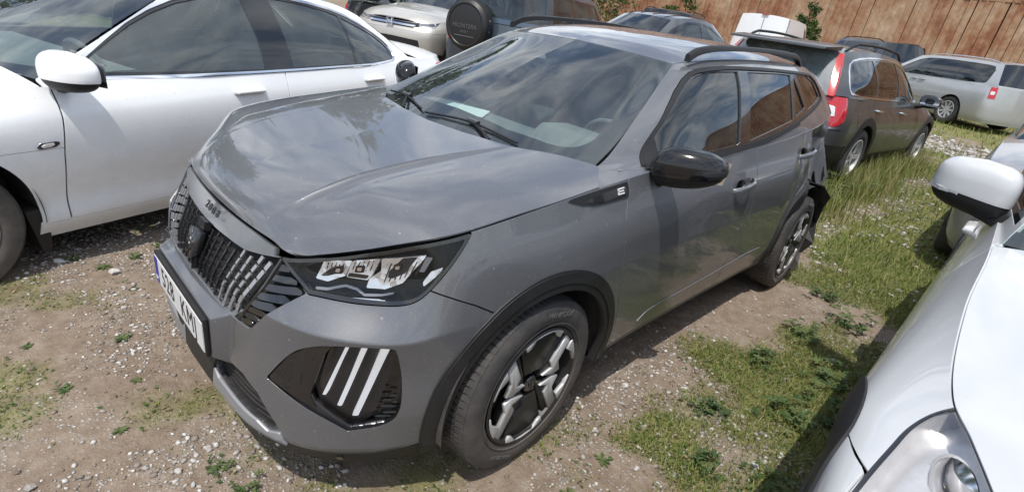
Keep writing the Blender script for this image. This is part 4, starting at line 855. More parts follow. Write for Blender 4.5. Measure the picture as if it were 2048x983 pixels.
    for t, e in zip(np.linspace(0, 1, 9), rf):
        cx, cz = lerp(hd, rh, t); cz += sp.get('rbz', .05)*math.sin(math.pi*t)**.7; R.append([(cx+(e[0]-cx)*u**2, e[1]*u, cz+(e[2]-cz)*u**2.6) for u in (0, .25, .5, .75, .92, 1)])
    O['R'] = orient(grid_sheet(loft(R, 50, 80)), (Lc/2, 0, .5))
    if sp.get('deck'):
        j0 = i1+np.argmin(np.abs(top[i1:, 0]-D0[0])); j1 = i1+np.argmax((top[i1:, 1] < .5*hw) & (top[i1:, 0] > ra)); crown([tuple(p) for p in top[j0:j1+1:5]], sp['deck'], 3.2, 'K')
    return O
def simple_wheel(car, x, y, r, side, rimr, m, n=5, w=.215, style='star'):
    wl = link('wheel', None, car); wl.location = (x, y, r); wl.rotation_euler = (0, 0, 0 if side < 0 else math.pi); h = w/2
    b = MB(); b.lathe([(rimr, h*.8), (rimr, -h*.8), (rimr+.012, -h*.93), (rimr+(r-rimr)*.4, -h), (r-.02, -h*.93), (r-.004, -h*.75), (r, 0), (r-.004, h*.75), (r-.02, h*.93), (rimr, h*.8)], 56); b.build('tyre', M_rubber, wl, smooth=40)
    b = MB(); b.lathe([(rimr+.002, -h*.80), (rimr+.004, -h*.92), (rimr-.008, -h*.95), (rimr-.016, -h*.6), (rimr-.02, h*.5), (.0001, h*.5)], 56)
    for k in range(n):
        a = 2*math.pi*k/n
        for da in ((0,) if style == 'star' else (-.13, .13)):
            P = []
            for rr, wd in ((.05, .030), (rimr-.008, .022 if style == 'star' else .013)):
                for yy in (-h*.55-(.02 if rr < .1 else 0), -h*.82+(.015 if rr < .1 else 0)):
                    for s in (-1, 1): P.append((rr*math.cos(a+da*(rr > .1))-s*wd*math.sin(a), yy, rr*math.sin(a+da*(rr > .1))+s*wd*math.cos(a)))
            b.hexa([P[0], P[1], P[3], P[2], P[4], P[5], P[7], P[6]])
    b.lathe([(.0001, -h*.72), (.055, -h*.70), (.062, -h*.5)], 24); b.build('rim', m, wl, smooth=35); return wl
def gcar(name, label, loc, rotz, sp, tilt=0.0):
    car = thing(name, label, 'car' if 'cat' not in sp else sp['cat'], loc, rotz, None); car.rotation_euler[1] = tilt
    O = gsheets(sp); P = sp['paint']; fa, ra, wr, Lc = sp['fa'], sp['fa']+sp['wb'], sp['wr'], sp['L']; ar = wr+.055
    shell_m = M_shell; detail = sp.get('detail', True); lines = sp['doors']
    chr_ = lambda V: np.stack([(Lc-V[:, 0])+np.abs(V[:, 1]), V[:, 2]], 1)
    cutsF, cutsR = [np.array(l[2]) for l in sp.get('lamps', []) if l[3] is None and l[1] == 'f'], []
    for sg in (1, -1):
        L = O['L'] if sg > 0 else O['L'].mirror(); S = O['S'] if sg > 0 else O['S'].mirror()
        c1, c2 = circle(fa+.01, wr, ar), circle(ra+.01, wr, ar)
        bs_ = L.moved(-.022).clip(OUT(chx, c1)).clip(OUT(chx, c2))
        for poly in cutsF: bs_ = bs_.clip(lambda V: np.where(V[:, 0] < Lc/2, OUT(chs, poly, .045)(V), 1.0))
        bs_.panel('body_shell', shell_m, car, flange=0)
        B = L.clip(OUT(chx, c1)).clip(OUT(chx, c2))
        for poly in cutsF: B = B.clip(lambda V: np.where(V[:, 0] < Lc/2, OUT(chs, poly)(V), 1.0))
        for poly in cutsR: B = B.clip(lambda V: np.where(V[:, 0] > Lc/2, OUT(chr_, poly)(V), 1.0))
        segs = []; xs = [-1]+lines+[Lc+1]; names = ['front_fender']+['front_door', 'rear_door'][:len(lines)-1]+['quarter_panel']
        if sp.get('whole'): xs = [-1, Lc+1]; names = ['body_panel']
        par = {}
        def bx_(v, z): return v if not hasattr(v, '__len__') else np.interp(z, [q[1] for q in v], [q[0] for q in v])
        zs = sp.get('sill', .27)
        for a, b_, nm in zip(xs[:-1], xs[1:], names):
            q = B.clip(lambda V: np.minimum(V[:, 0]-bx_(a, V[:, 2])-sp.get('gap', .003), bx_(b_, V[:, 2])-V[:, 0]-sp.get('gap', .003))).clip(lambda V: V[:, 2]-zs-.002)
            if nm == 'front_fender' and sp.get('fb'):
                fb = sp['fb']; ln = lambda V: V[:, 2]-np.interp(V[:, 0], [p[0] for p in fb], [p[1] for p in fb]); q.clip(lambda V: -ln(V)-.002).panel('front_bumper', P, car, flange=.012); q = q.clip(lambda V: ln(V)-.002)
            if nm == 'quarter_panel' and sp.get('rb'):
                rb = sp['rb']; ln2 = lambda V: V[:, 2]-np.interp(V[:, 0], [p[0] for p in rb], [p[1] for p in rb]); q.clip(lambda V: np.minimum(-ln2(V)-.002, V[:, 0]-ra)).panel('rear_bumper', sp.get('bumperm', P), car, flange=.012); q = q.clip(lambda V: np.maximum(ln2(V)-.002, ra-V[:, 0]))
            par[nm] = q.panel(nm, P, car, flange=.012)
        B.clip(lambda V: zs-.002-V[:, 2]).panel('sill', sp.get('sillm', P), car, flange=.03)
        if sp.get('clad'):
            for cc in ((fa+.01, wr), (ra+.01, wr)):
                L.clip(OUT(chx, circle(*cc, ar-.001))).clip(IN(chx, circle(*cc, ar+sp['clad']))).clip(lambda V: V[:, 2]-.2).panel('arch_cladding', sp.get('cladm', M_blackplastic), car, off=.008, flange=.03)
        for cx in (fa, ra):
            MB().lathe([(ar+.01, sg*(sp['W']/2-.02)), (ar+.015, sg*.55), (.0001, sg*.5)], 32, 'y', (cx+.01, 0, wr), a0=-.1, a1=math.pi+.1).build('wheel_arch_liner', M_liner, car, smooth=40)
            simple_wheel(car, cx, sg*(sp['W']/2-.115), wr, sg, sp.get('rim', .22), sp.get('rimm', M_machined), sp.get('nsp', 5), style=sp.get('wst', 'star'))
        DLO = np.array(sp['DLO']); gl = sp['glass']
        pf = S.clip(OUT(chx, DLO, .001)); pf.panel('pillar_frame', P, car, flange=.012)
        wf = S.clip(IN(chx, DLO, .001))
        for g_ in gl: wf = wf.clip(OUT(chx, np.array(g_)))
        wo = wf.panel('window_frame', M_glossblack, car, off=-.002, flange=.015)
        for k, g_ in enumerate(gl):
            S.clip(IN(chx, np.array(g_), -.004)).panel('side_window', sp['gm'][min(k, len(sp['gm'])-1)], car, off=-.008, flange=0)
        if sp.get('chrome'):
            S.clip(IN(chx, DLO, -.012)).clip(OUT(chx, DLO, -.004)).panel('window_bright_trim', sp['chrome'], car, off=.004, flange=.008)
        for hx, hz, dn in sp.get('handles', []):
            i = np.argmin((L.V[:, 0]-hx)**2+(L.V[:, 2]-hz)**2+(L.V[:, 1]*sg < 0)*9); yy = L.V[i, 1]
            b = MB(); b.hexa([(hx-.115, yy, hz-.016), (hx+.115, yy, hz-.010), (hx+.115, yy, hz+.018), (hx-.115, yy, hz+.012), (hx-.09, yy+sg*.040, hz-.011), (hx+.095, yy+sg*.040, hz-.006), (hx+.095, yy+sg*.040, hz+.012), (hx-.09, yy+sg*.040, hz+.008)]); o = b.build('door_handle', sp.get('handlem', P), par.get(dn) or car); bevelled(o, .008, 2)
            cup = np.array([(hx-.005+.06*math.cos(t), hz+.036*math.sin(t)) for t in np.linspace(0, 2*math.pi, 20, endpoint=False)])
            cs = B.clip(lambda V: .25-np.abs(V[:, 0]-hx)).clip(IN(chx, cup))
            if len(cs.F): cs.panel('handle_cup', sp.get('cupm', P), par.get(dn) or car, off=.0015, flange=.0)
        if sp.get('mirror'):
            mx, my, mz, ms = sp['mirror']; V = []; F = []; nu, nv = 28, 14; mo = link('wing_mirror', None, car); mo.location = (mx, sg*my, mz)
            def mb(nm, m, lo, hi, k):
                V = []; F = []
                for i in range(nv+1):
                    z = lo+(hi-lo)*i/nv; rr = max(0, 1-abs(z)**2.6)**(1/2.6)
                    for j in range(nu):
                        a = 2*math.pi*j/nu; ca, sa = math.cos(a), math.sin(a)
                        X = (-.085 if ca > 0 else .05)*abs(ca)**.8*rr; Y = .125*abs(sa)**.8*math.copysign(1, sa)*rr
                        V.append((X*k*ms+.03*(Y/.125), sg*Y*k*ms, z*.085*k*ms*(1-.12*Y/.125)))
                for i in range(nv):
                    for j in range(nu): F.append((i*nu+j, i*nu+(j+1) % nu, (i+1)*nu+(j+1) % nu, (i+1)*nu+j))
                F += [tuple(range(nu)), tuple(nv*nu+j for j in range(nu))]; q = MB(); q.add(V, F); return q.build(nm, m, mo, smooth=40)
            mb('mirror_cap', sp.get('mirrorm', P), -.35, 1, 1); mb('mirror_base', M_blackplastic, -1, -.36, .97)
            MB().add([(.052+.03*y/.125, sg*y*ms, z*ms) for y, z in ((-.10, -.055), (.11, -.05), (.11, .05), (-.10, .06))], [(0, 1, 2, 3)]).build('mirror_glass', M_chrome, mo)
            MB().tube([(.0, -sg*.06*ms, -.06*ms), (.01, -sg*.17*ms, -.095*ms)], [.03, .04], 10).build('mirror_arm', M_blackplastic, mo, smooth=50)
        if sp.get('rail'):
            x0, x1, hgt, rm = sp['rail']; idx = np.abs(S.V[:, 2]-S.V[:, 2].max()) < 9
            pts = []
            for t in np.linspace(0, 1, 16):
                x = x0+(x1-x0)*t; e = O['R'].V; k = np.argmin((e[:, 0]-x)**2+(e[:, 1]-10)**2*.01); pts.append((x, sg*(e[k, 1]-.015), e[k, 2]+hgt*min(1, math.sin(math.pi*t)*3.2)))
            MB().tube(pts, .016, 7).build('roof_rail', rm, car, smooth=60)
        # lamps
        for nm, end, poly, m, dep in sp.get('lamps', []):
            ch = chs if end == 'f' else chr_; base = L.clip(lambda V: (Lc/2-V[:, 0])*(1 if end == 'f' else -1))
            if nm == 'tail_lamp' and sp.get('lampS'):
                S2 = S.clip(lambda V: V[:, 0]-Lc/2); base = base
            s_ = base.clip(IN(ch, np.array(poly)))
            if len(s_.F) == 0: print('no lamp', name); continue
            if m is None:
                t_ = tray(s_, nm, sp.get('lampback', M_lampchrome), car, dep); s_.panel('lamp_glass', M_lens, t_, off=-.001, flange=0)
                base.clip(IN(ch, np.array(poly))).clip(OUT(ch, np.array(poly), -.006)).panel('lamp_rim', M_glossblack, t_, flange=.004)
                for q in sp.get('bulbs', []):
                    k = np.argmin(((ch(s_.V)-np.array(q[:2]))**2).sum(1)); p_, n_ = s_.V[k], s_.N[k]
                    fm = frame(Vector(p_)-Vector(n_)*dep*.85, (n_[1], -n_[0], 0), (0, 0, 1)); bb = MB(); bb.lathe([(.0001, .004), (q[2]*.35, .006), (q[2]*.75, .018), (q[2], .03), (q[2]*1.08, .028)], 28, 'z'); o = bb.build('lamp_bowl', M_chrome, t_, smooth=40); o.data.transform(fm)
            else: s_.panel(nm, m, car, off=.006, flange=.012)
        for nm, ch, poly, m, off in sp.get('bits', []):
            if sg < 0 or True:
                base = {'side': L, 'front': L.clip(lambda V: .9-V[:, 0]), 'rear': L.clip(lambda V: V[:, 0]-Lc+.9), 'win': S}[ch[0]]; cf = {'x': chx, 's': chs, 'r': chr_, 'w': chw}[ch[1]]
                s_ = base.clip(IN(cf, np.array(poly)))
                if len(s_.F): s_.panel(nm, m, car, off=off, flange=.01)
    weld2(O['H']).panel('hood', P, car, flange=.015); weld2(O['R']).panel('roof', sp.get('roofm', P), car, flange=.012)
    wd = weld2(O['W']); wsn = wd.panel('windscreen', M_ws, car, flange=0)
    zz = wd.V[:, 2]; wd.clip(lambda V: np.maximum(V[:, 0]*0-(V[:, 2]-zz.min()-.045), (V[:, 2]-zz.max()+.035))).panel('windscreen_frit', M_frit, wsn, off=-.003, flange=0)
    tg = weld2(O['T']); ts = sp.get('tsplit')
    if ts: tg.clip(lambda V: V[:, 2]-ts).panel('rear_window', sp.get('tm', M_priv), car, flange=.01); tg.clip(lambda V: ts-.003-V[:, 2]).panel('tailgate', P, car, flange=.01)
    else: tg.panel('rear_window', sp.get('tm', M_priv), car, flange=.01)
    if 'K' in O: weld2(O['K']).panel('boot_lid', P, car, flange=.012)
    if detail:
        y2 = sp['W']/2-.22
        b = MB(); b.box((Lc/2, 0, .26+sp.get('lift', 0)), (Lc-.6, sp['W']-.5, .12)).box((fa-.2, 0, .5), (.6, 1.0, .35)); b.build('floor_pan', M_shell, car)
        cx, cz = sp['cowl']; MB().box((cx+.38, 0, cz-.14), (.55, y2*2, .22)).build('dashboard', M_interior, car)
        fx = sp.get('seatx', cx+1.15); zb = sp['belt_z']
        for y in (-.38, .38):
            st = link('front_seat', None, car); st.location = (fx, y, zb-.62)
            o = MB().box((0, 0, .10), (.5, .48, .2)).build('seat_cushion', M_seat, st); o = MB().box((.30, 0, .45), (.14, .46, .62), Matrix.Rotation(.28, 3, 'Y'), taper=.85).build('seat_back', M_seat, st); bevelled(o, .05, 2)
            o = MB().box((.40, 0, .83), (.10, .26, .17), Matrix.Rotation(.2, 3, 'Y')).build('headrest', M_seat, st); bevelled(o, .035, 2)
        o = MB().box((fx+1.12, 0, zb-.20), (.15, y2*1.9, .6), Matrix.Rotation(.3, 3, 'Y')).build('rear_seat_back', M_seat, car); bevelled(o, .05, 2)
        for y in (-.38, .38): o = MB().box((fx+1.24, y, zb+.16), (.09, .24, .14)).build('rear_headrest', M_seat, car); bevelled(o, .03, 2)
        R_ = Matrix.Rotation(math.radians(66), 4, 'Y'); T_ = Matrix.Translation((fx-.42, -.38, zb-.05)) @ R_
        b = MB(); b.tube([tuple(T_ @ Vector((.17*math.cos(a), .185*math.sin(a), 0))) for a in np.linspace(0, 2*math.pi, 25)], .015, 6); b.tube([tuple(T_ @ Vector((0, -.17, 0))), tuple(T_ @ Vector((0, .17, 0)))], .02, 6); b.build('steering_wheel', M_seat, car, smooth=50)
        weld2(O['R'].moved(-.03)).panel('headlining', M_interior, car, flange=0)
        for sg in (1, -1): MB().box((cx+1.45, sg*(sp['W']/2-.13), zb-.33), (2.3, .02, .6)).build('door_lining', M_interior, car)
    return car, O
M_silvercar = mat('silver_car_paint', (0.42, 0.425, 0.425), 0.36, 0.45, coat=0.9, var=0.04, dirt=0.4)
M_darkgrey = mat('dark_grey_car_paint', (0.055, 0.056, 0.057), 0.4, 0.3, coat=0.55, var=0.06, dirt=0.35)
M_champ = mat('champagne_paint', (0.46, 0.44, 0.40), 0.36, 0.4, coat=0.9, var=0.04, dirt=0.4)
M_bluecar = mat('blue_car_paint', (0.060, 0.085, 0.115), 0.35, 0.4, coat=0.9, var=0.06, dirt=0.35)
M_blackcar = mat('black_car_paint', (0.012, 0.012, 0.013), 0.3, 0.1, coat=1.0, var=0.1, dirt=0.3)
M_slatecar = mat('slate_car_paint', (0.075, 0.080, 0.088), 0.35, 0.4, coat=0.9, var=0.06, dirt=0.35)
M_red = mat('tail_lamp_red', (0.42, 0.012, 0.018), 0.12, coat=0.8, var=0.25, vscale=60)
M_lampwhite = mat('tail_lamp_clear', (0.62, 0.60, 0.58), 0.2, coat=0.6, var=0.25, vscale=70)
M_rust = mat('bare_black', (0.015, 0.015, 0.015), 0.5)

SUVLAMP = rnd([(1.580,.890),(1.55,.850),(1.47,.824),(1.41,.806),(1.347,.788),(1.2,.73),(1.05,.68),(.95,.68),(.95,.76),(1.1,.87),(1.24,.93),(1.40,.95),(1.53,.94)],3)
def build_cars():
    # ---------- white saloon on the left
    sp = dict(L=5.02, W=1.86, fa=.96, wb=2.737, wr=.335, rim=.225, nd=.62, rd=.45, res=(420, 90), rows=[(.20,-.075,.06),(.29,-.030,.015),(.40,-.035,0),(.60,0,.01),(None,-.006,.05),('t',None,.11)],
        edge=[(0,.70,.10),(.5,.80,.10),(1.2,.915,.085),(1.6,.935,.07),(2.8,.96,.055),(3.9,.995,.06),(4.5,1.04,.09),(5.02,1.04,.12)],
        hood=[(.12,.74),(.3,.83),(.7,.93),(1.1,.985),(1.42,1.01)], cowl=(1.36,.99), A0=(1.50,.78,.950), A1=(2.32,.575,1.385), hdr=(2.20,1.415), D1=(3.86,.55,1.325), rhdr=(3.96,1.355), D0=(4.36,.70,1.025), rwin=(4.48,1.06), rbz=.085, rbw=.035, bulge=.035,
        deck=[(4.48,1.06),(4.75,1.085),(4.93,1.07)], doors=[[(1.475,.2),(1.475,.36),(1.49,.62),(1.515,.80),(1.52,.95),(1.52,1.2)],[(2.82,.2),(2.82,.6),(2.84,1.0),(2.84,1.4)],[(3.42,.2),(3.50,.45),(3.72,.62),(3.90,.80),(3.97,.95),(3.99,1.2)]], paint=M_white, sill=.285, sillm=M_white,
        DLO=rnd([(1.60,.955),(1.78,1.08),(2.05,1.245),(2.35,1.362),(2.75,1.415),(3.15,1.400),(3.55,1.345),(3.86,1.235),(4.04,1.14),(4.07,1.05),(4.00,1.008),(2.85,.972),(2.1,.960)],1,sharp=(0,)),
        glass=[rnd([(1.70,.978),(1.72,1.025),(1.80,1.080),(2.06,1.232),(2.36,1.347),(2.70,1.395),(2.70,.985)],1,sharp=(0,5,6)), [(2.92,.990),(2.91,1.395),(3.14,1.383),(3.42,1.345),(3.52,1.32),(3.52,1.007)], rnd([(3.545,1.008),(3.545,1.312),(3.84,1.215),(4.00,1.13),(4.03,1.05),(3.98,1.020)],1,sharp=(0,1))],
        gm=[M_clear2, M_clear2, M_clear2], chrome=M_chrome, handles=[(2.53,.862,'front_door'),(3.68,.892,'rear_door')], mirror=(1.56,.985,1.015,1.08), gap=.0045, belt_z=.96, seatx=2.35, fb=[(-1,.62),(.5,.66),(.9,.66)], rb=[(3.8,.60),(5,.75)],
        lamps=[('headlight','f',[(.62,.62),(.75,.73),(1.35,.80),(1.55,.83),(1.35,.70),(.9,.62)],None,.05),('tail_lamp','r',[(.75,.80),(.75,.98),(1.25,.99),(1.15,.82)],M_red,0)],
        bits=[('side_indicator',('side','x'),[(1.385,.665),(1.475,.672),(1.475,.698),(1.385,.692)],M_chrome,.006),('indicator_lens',('side','x'),[(1.40,.672),(1.455,.677),(1.455,.692),(1.40,.687)],M_lampwhite,.010)])
    c, O = gcar('saloon_car', 'white saloon car seen from its side, left of the grey crossover', (-1.80, 1.885, -.055), .31, sp)
    b = MB(); b.hexa([(1.345,-.86,.12),(1.385,-.86,.12),(1.385,-.64,.12),(1.345,-.64,.12),(1.30,-.88,.36),(1.40,-.885,.36),(1.40,-.62,.36),(1.30,-.62,.36)]); o = b.build('mud_flap', M_blackplastic, c); bevelled(o, .01, 2)
    # ---------- white SUV on the right, its nose beside the camera
    sp = dict(L=4.45, W=1.82, fa=.86, wb=2.62, wr=.345, rim=.225, nd=.74, rd=.4, res=(420, 90), lean=.20, rows=[(.22,-.09,.08),(.34,-.035,.02),(.52,-.012,0),(.70,0,.02),(None,-.026,.09),('t',None,.20)],
        edge=[(0,.76,.20),(.35,.845,.27),(.6,.885,.24),(.85,.905,.165),(1.05,.93,.13),(1.25,.955,.118),(1.65,1.01,.115),(2.0,1.045,.10),(3.0,1.09,.07),(3.8,1.13,.08),(4.45,1.15,.12)],
        hood=[(.24,.78),(.36,.89),(.6,.96),(1.0,1.02),(1.5,1.07),(1.84,1.10)], cowl=(1.76,1.08), A0=(1.88,.78,1.04), A1=(2.55,.58,1.50), hdr=(2.45,1.54), D1=(3.95,.56,1.50), rhdr=(4.05,1.53), D0=(4.25,.68,1.14), rwin=(4.32,1.15), hp=3.0,
        doors=[[(1.86,.2),(1.85,.6),(1.83,.9),(1.84,1.3)],[(2.85,.2),(2.9,1.4)],[(3.3,.2),(3.4,.6),(3.5,.9),(3.55,1.4)]], paint=M_white2, sill=.33, sillm=M_blackplastic, clad=.06,
        DLO=[(2.02,1.085),(2.35,1.31),(2.65,1.46),(3.5,1.48),(4.0,1.42),(4.05,1.2),(3.0,1.12)], glass=[[(2.20,1.115),(2.37,1.28),(2.67,1.44),(2.82,1.45),(2.80,1.125)],[(2.90,1.13),(2.92,1.45),(3.5,1.46),(3.45,1.16)]], gm=[M_clear, M_priv],
        handles=[(2.58,.925,'front_door'),(3.35,.95,'rear_door')], mirror=None, belt_z=1.08, fb=[(-1,.62),(.45,.76),(.60,.805),(.75,.775),(.95,.74)],
        lamps=[('headlight','f',SUVLAMP,None,.05)], lampback=M_lampback, bulbs=[(1.36,.845,.075),(1.20,.80,.07)])
    c, O = gcar('suv_car', 'white SUV with black lower mirror half, nose at the right edge', (.15, -2.59, 0), 0, sp)
    build_big_mirror(c, (2.27, 0.935, 1.150))
    # ---------- dark grey estate behind
    sp = dict(L=4.84, W=1.87, fa=.94, wb=2.815, wr=.345, rim=.22, nd=.6, rd=.28, rlean=.9, edge=[(0,.72,.10),(1.4,.98,.09),(2.5,1.02,.06),(3.9,1.04,.05),(4.84,1.04,.10)], lift=.04,
        hood=[(.12,.76),(.4,.88),(.9,.98),(1.4,1.04)], cowl=(1.38,1.03), A0=(1.50,.78,.985), A1=(2.25,.60,1.47), hdr=(2.15,1.50), D1=(4.42,.60,1.49), rhdr=(4.58,1.53), D0=(4.70,.76,1.04), rwin=(4.80,1.04), rbz=.06, rbw=.03, bulge=.04, tb=-.01,
        doors=[[(1.66,.2),(1.6,1.2)],[(2.72,.2),(2.74,1.4)],[(3.35,.2),(3.5,.6),(3.72,.85),(3.75,1.4)]], paint=M_darkgrey, sill=.36, sillm=M_blackplastic, clad=.09, bumperm=M_blackplastic, rb=[(3.7,.48),(4.5,.52),(5,.54)],
        DLO=rnd([(1.62,1.015),(1.95,1.24),(2.30,1.43),(2.9,1.485),(3.7,1.475),(4.22,1.43),(4.36,1.36),(4.40,1.14),(4.34,1.07),(3.6,1.05),(2.6,1.035)],1,sharp=(0,)), glass=[[(1.80,1.04),(1.98,1.23),(2.32,1.41),(2.70,1.455),(2.70,1.055)],[(2.80,1.06),(2.80,1.46),(3.62,1.452),(3.62,1.075)],rnd([(3.70,1.08),(3.70,1.45),(4.20,1.41),(4.32,1.34),(4.36,1.15),(4.30,1.09)],1,sharp=(0,1))], gm=[M_clear, M_priv, M_priv], chrome=M_chrome,
        handles=[(2.52,.88,'front_door'),(3.52,.91,'rear_door')], handlem=M_chrome, mirror=(1.85,1.02,1.06,1.1), mirrorm=M_blackcar, belt_z=1.02, rail=(2.35,4.35,.07,M_blackplastic), tsplit=None, tm=M_hazeglass,
        lamps=[('tail_lamp','r',rnd([(.62,.72),(.62,1.045),(1.16,1.045),(1.20,.95),(1.20,.74)],1,sharp=(1,2)),M_red,0)], bits=[('reversing_lamp',('rear','r'),[(.66,.84),(.66,.97),(.82,.955),(.80,.84)],M_lampwhite,.010),('reversing_lamp',('rear','r'),[(.84,.84),(.86,.95),(.98,.94),(1.0,.84)],M_lampwhite,.010),('lamp_trim',('rear','r'),[(.62,.690),(.62,.715),(1.20,.735),(1.20,.712)],M_chrome,.008),('fuel_flap',('side','x'),[(3.98,.72),(3.98,.88),(4.14,.90),(4.14,.74)],M_darkgrey,.004)])
    th = math.pi-.08; rx, ry = 6.20, .72
    c, O = gcar('estate_car', 'dark grey estate car with red pillar lamps, parked behind the grey crossover', (rx+4.84*math.cos(.08), ry-4.84*math.sin(.08), .11), th, sp)
    for sg in (1, -1):   # the lamp runs on up the pillar beside the rear window
        s_ = O['S'] if sg > 0 else O['S'].mirror(); T_ = O['T'] if sg > 0 else O['T'].mirror()
        q = s_.clip(lambda V: V[:, 0]-(4.685-.62*(V[:, 2]-1.04))).clip(lambda V: 1.47-V[:, 2]); 
        if len(q.F): q.panel('tail_lamp', M_red, c, off=.008, flange=.012)
        q = T_.clip(lambda V: np.abs(V[:, 1])-(.70-.15*(V[:, 2]-1.04)/.45)).clip(lambda V: 1.47-V[:, 2]); q.panel('tail_lamp', M_red, c, off=.008, flange=.012)
    b = MB(); b.hexa([(4.50,.60,1.495),(4.84,.55,1.485),(4.84,-.55,1.485),(4.50,-.60,1.495),(4.46,.60,1.545),(4.83,.56,1.512),(4.83,-.56,1.512),(4.46,-.60,1.545)]); o = b.build('roof_spoiler', M_darkgrey, c); bevelled(o, .01, 2)
    b = MB(); b.box((4.84, 0, .80), (.02, .52, .12)); b.build('number_plate', M_plate, c)
    # ---------- silver minivan
    sp = dict(L=5.14, W=1.98, fa=.98, wb=3.08, wr=.345, rim=.225, nd=.6, rd=.25, rlean=.3, edge=[(0,.78,.10),(1.2,1.02,.09),(2,1.06,.06),(5.14,1.10,.08)],
        hood=[(.12,.82),(.5,.98),(1.0,1.08),(1.25,1.13)], cowl=(1.2,1.12), A0=(1.30,.80,1.05), A1=(2.25,.66,1.62), hdr=(2.15,1.66), D1=(4.80,.68,1.64), rhdr=(4.92,1.68), D0=(5.02,.82,1.10), rwin=(5.10,1.10), rbz=.05, rbw=.02, bulge=.04, tb=.0,
        doors=[[(1.75,.2),(1.70,1.4)],[(2.72,.2),(2.76,1.6)],[(3.62,.2),(3.66,1.6)]], paint=M_silvercar, sill=.26, DLO=rnd([(1.60,1.085),(1.98,1.33),(2.40,1.56),(3.0,1.61),(4.4,1.60),(4.70,1.56),(4.72,1.20),(4.66,1.13),(3.0,1.10)],1,sharp=(0,)),
        glass=[[(1.80,1.11),(2.02,1.31),(2.42,1.535),(2.78,1.565),(2.76,1.12)],[(2.86,1.12),(2.88,1.58),(3.75,1.59),(3.70,1.13)],rnd([(3.80,1.13),(3.85,1.59),(4.4,1.575),(4.66,1.53),(4.67,1.22),(4.6,1.15)],1,sharp=(0,1))], gm=[M_clear, M_priv, M_priv], handles=[(2.6,.99,'front_door'),(2.88,.99,'rear_door')], handlem=M_chrome, mirror=(1.80,1.06,1.16,1.2), mirrorm=M_blackplastic, belt_z=1.08, tsplit=1.14, nsp=9,
        lamps=[('tail_lamp','r',[(.86,.80),(.90,1.08),(1.10,1.08),(1.08,.80)],M_red,0)], bits=[('reversing_lamp',('rear','r'),[(.92,.90),(.94,.98),(1.06,.98),(1.05,.90)],M_lampwhite,.010),('side_moulding',('side','x'),[(1.8,.485),(4.0,.52),(4.0,.545),(1.8,.51)],M_silver,.008)], rail=(2.6,4.7,.05,M_chrome))
    th = .92; rp = (18.7, -1.15)   # heading of the nose
    c, O = gcar('minivan', 'silver minivan parked by the rusty wall at the right', (rp[0]+5.14*math.cos(th), rp[1]+5.14*math.sin(th), .36), th+math.pi, dict(sp, cat='minivan'))
    # ---------- blue off-roader with a spare wheel on its tail
    sp = dict(L=4.45, W=1.79, fa=.85, wb=2.70, wr=.36, rim=.21, nd=.35, rd=.16, rlean=.2, lift=.14, edge=[(0,.95,.06),(1.3,1.10,.06),(4.45,1.12,.05)], hood=[(.06,1.0),(.3,1.10),(.8,1.14),(1.3,1.18)], cowl=(1.30,1.16), A0=(1.36,.80,1.11), A1=(1.98,.67,1.66), hdr=(1.92,1.70), D1=(4.22,.70,1.66), rhdr=(4.28,1.70), D0=(4.36,.80,1.13), rwin=(4.42,1.13), rbz=.03, rbw=.01, bulge=.02, tb=.0,
        doors=[[(1.45,.2),(1.45,1.4)],[(2.38,.2),(2.42,1.6)],[(3.1,.2),(3.2,1.6)]], paint=M_bluecar, sill=.42, sillm=M_blackplastic, clad=.06, DLO=[(1.55,1.15),(2.05,1.60),(4.08,1.62),(4.14,1.17)], glass=[[(1.68,1.17),(2.08,1.575),(2.36,1.58),(2.36,1.17)],[(2.48,1.17),(2.48,1.585),(3.20,1.59),(3.20,1.17)],[(3.32,1.17),(3.32,1.59),(4.02,1.59),(4.07,1.19)]], gm=[M_clear, M_clear, M_clear], mirror=(1.62,1.0,1.22,1.0), mirrorm=M_blackplastic, belt_z=1.12, tsplit=1.20, tm=M_clear, rail=(2.1,4.1,.05,M_blackplastic),
        lamps=[('tail_lamp','r',[(.86,.80),(.86,1.05),(.99,1.05),(.99,.80)],M_red,0)])
    th = .34; rc = (5.28, 4.40)
    nose = (rc[0]+4.45*math.cos(th), rc[1]+4.45*math.sin(th))
    c, O = gcar('off_road_car', 'blue off-road car with black spare wheel cover on its tail', (nose[0], nose[1], .14), th+math.pi, sp)
    s = link('spare_wheel_cover', None, c); s.location = (4.44, -.36, 1.045)
    MB().lathe([(.0001,.215),(.25,.218),(.275,.212),(.285,.222),(.30,.222),(.345,.19),(.362,.14),(.362,.02),(.34,.0),(.0001,.0)], 64, 'x').build('cover_drum', M_covervinyl, s, smooth=30)
    text('cover_lettering', 'FRONTERA', .082, M_coverletter, s, frame((.222, 0, -.02), (0, 1, 0), (0, 0, 1)), .001, sx=1.0); text('cover_lettering', 'SPORT', .045, M_coverletter, s, frame((.222, 0, -.10), (0, 1, 0), (0, 0, 1)), .001)
    MB().box((.221, 0, -.155), (.006, .33, .012)).build('cover_stripe', M_coverletter, s)
    for zz in (-.05, -.16, .1): MB().box((.13, .364, zz), (.02, .006, .02)).build('cover_stud', M_chrome, s)
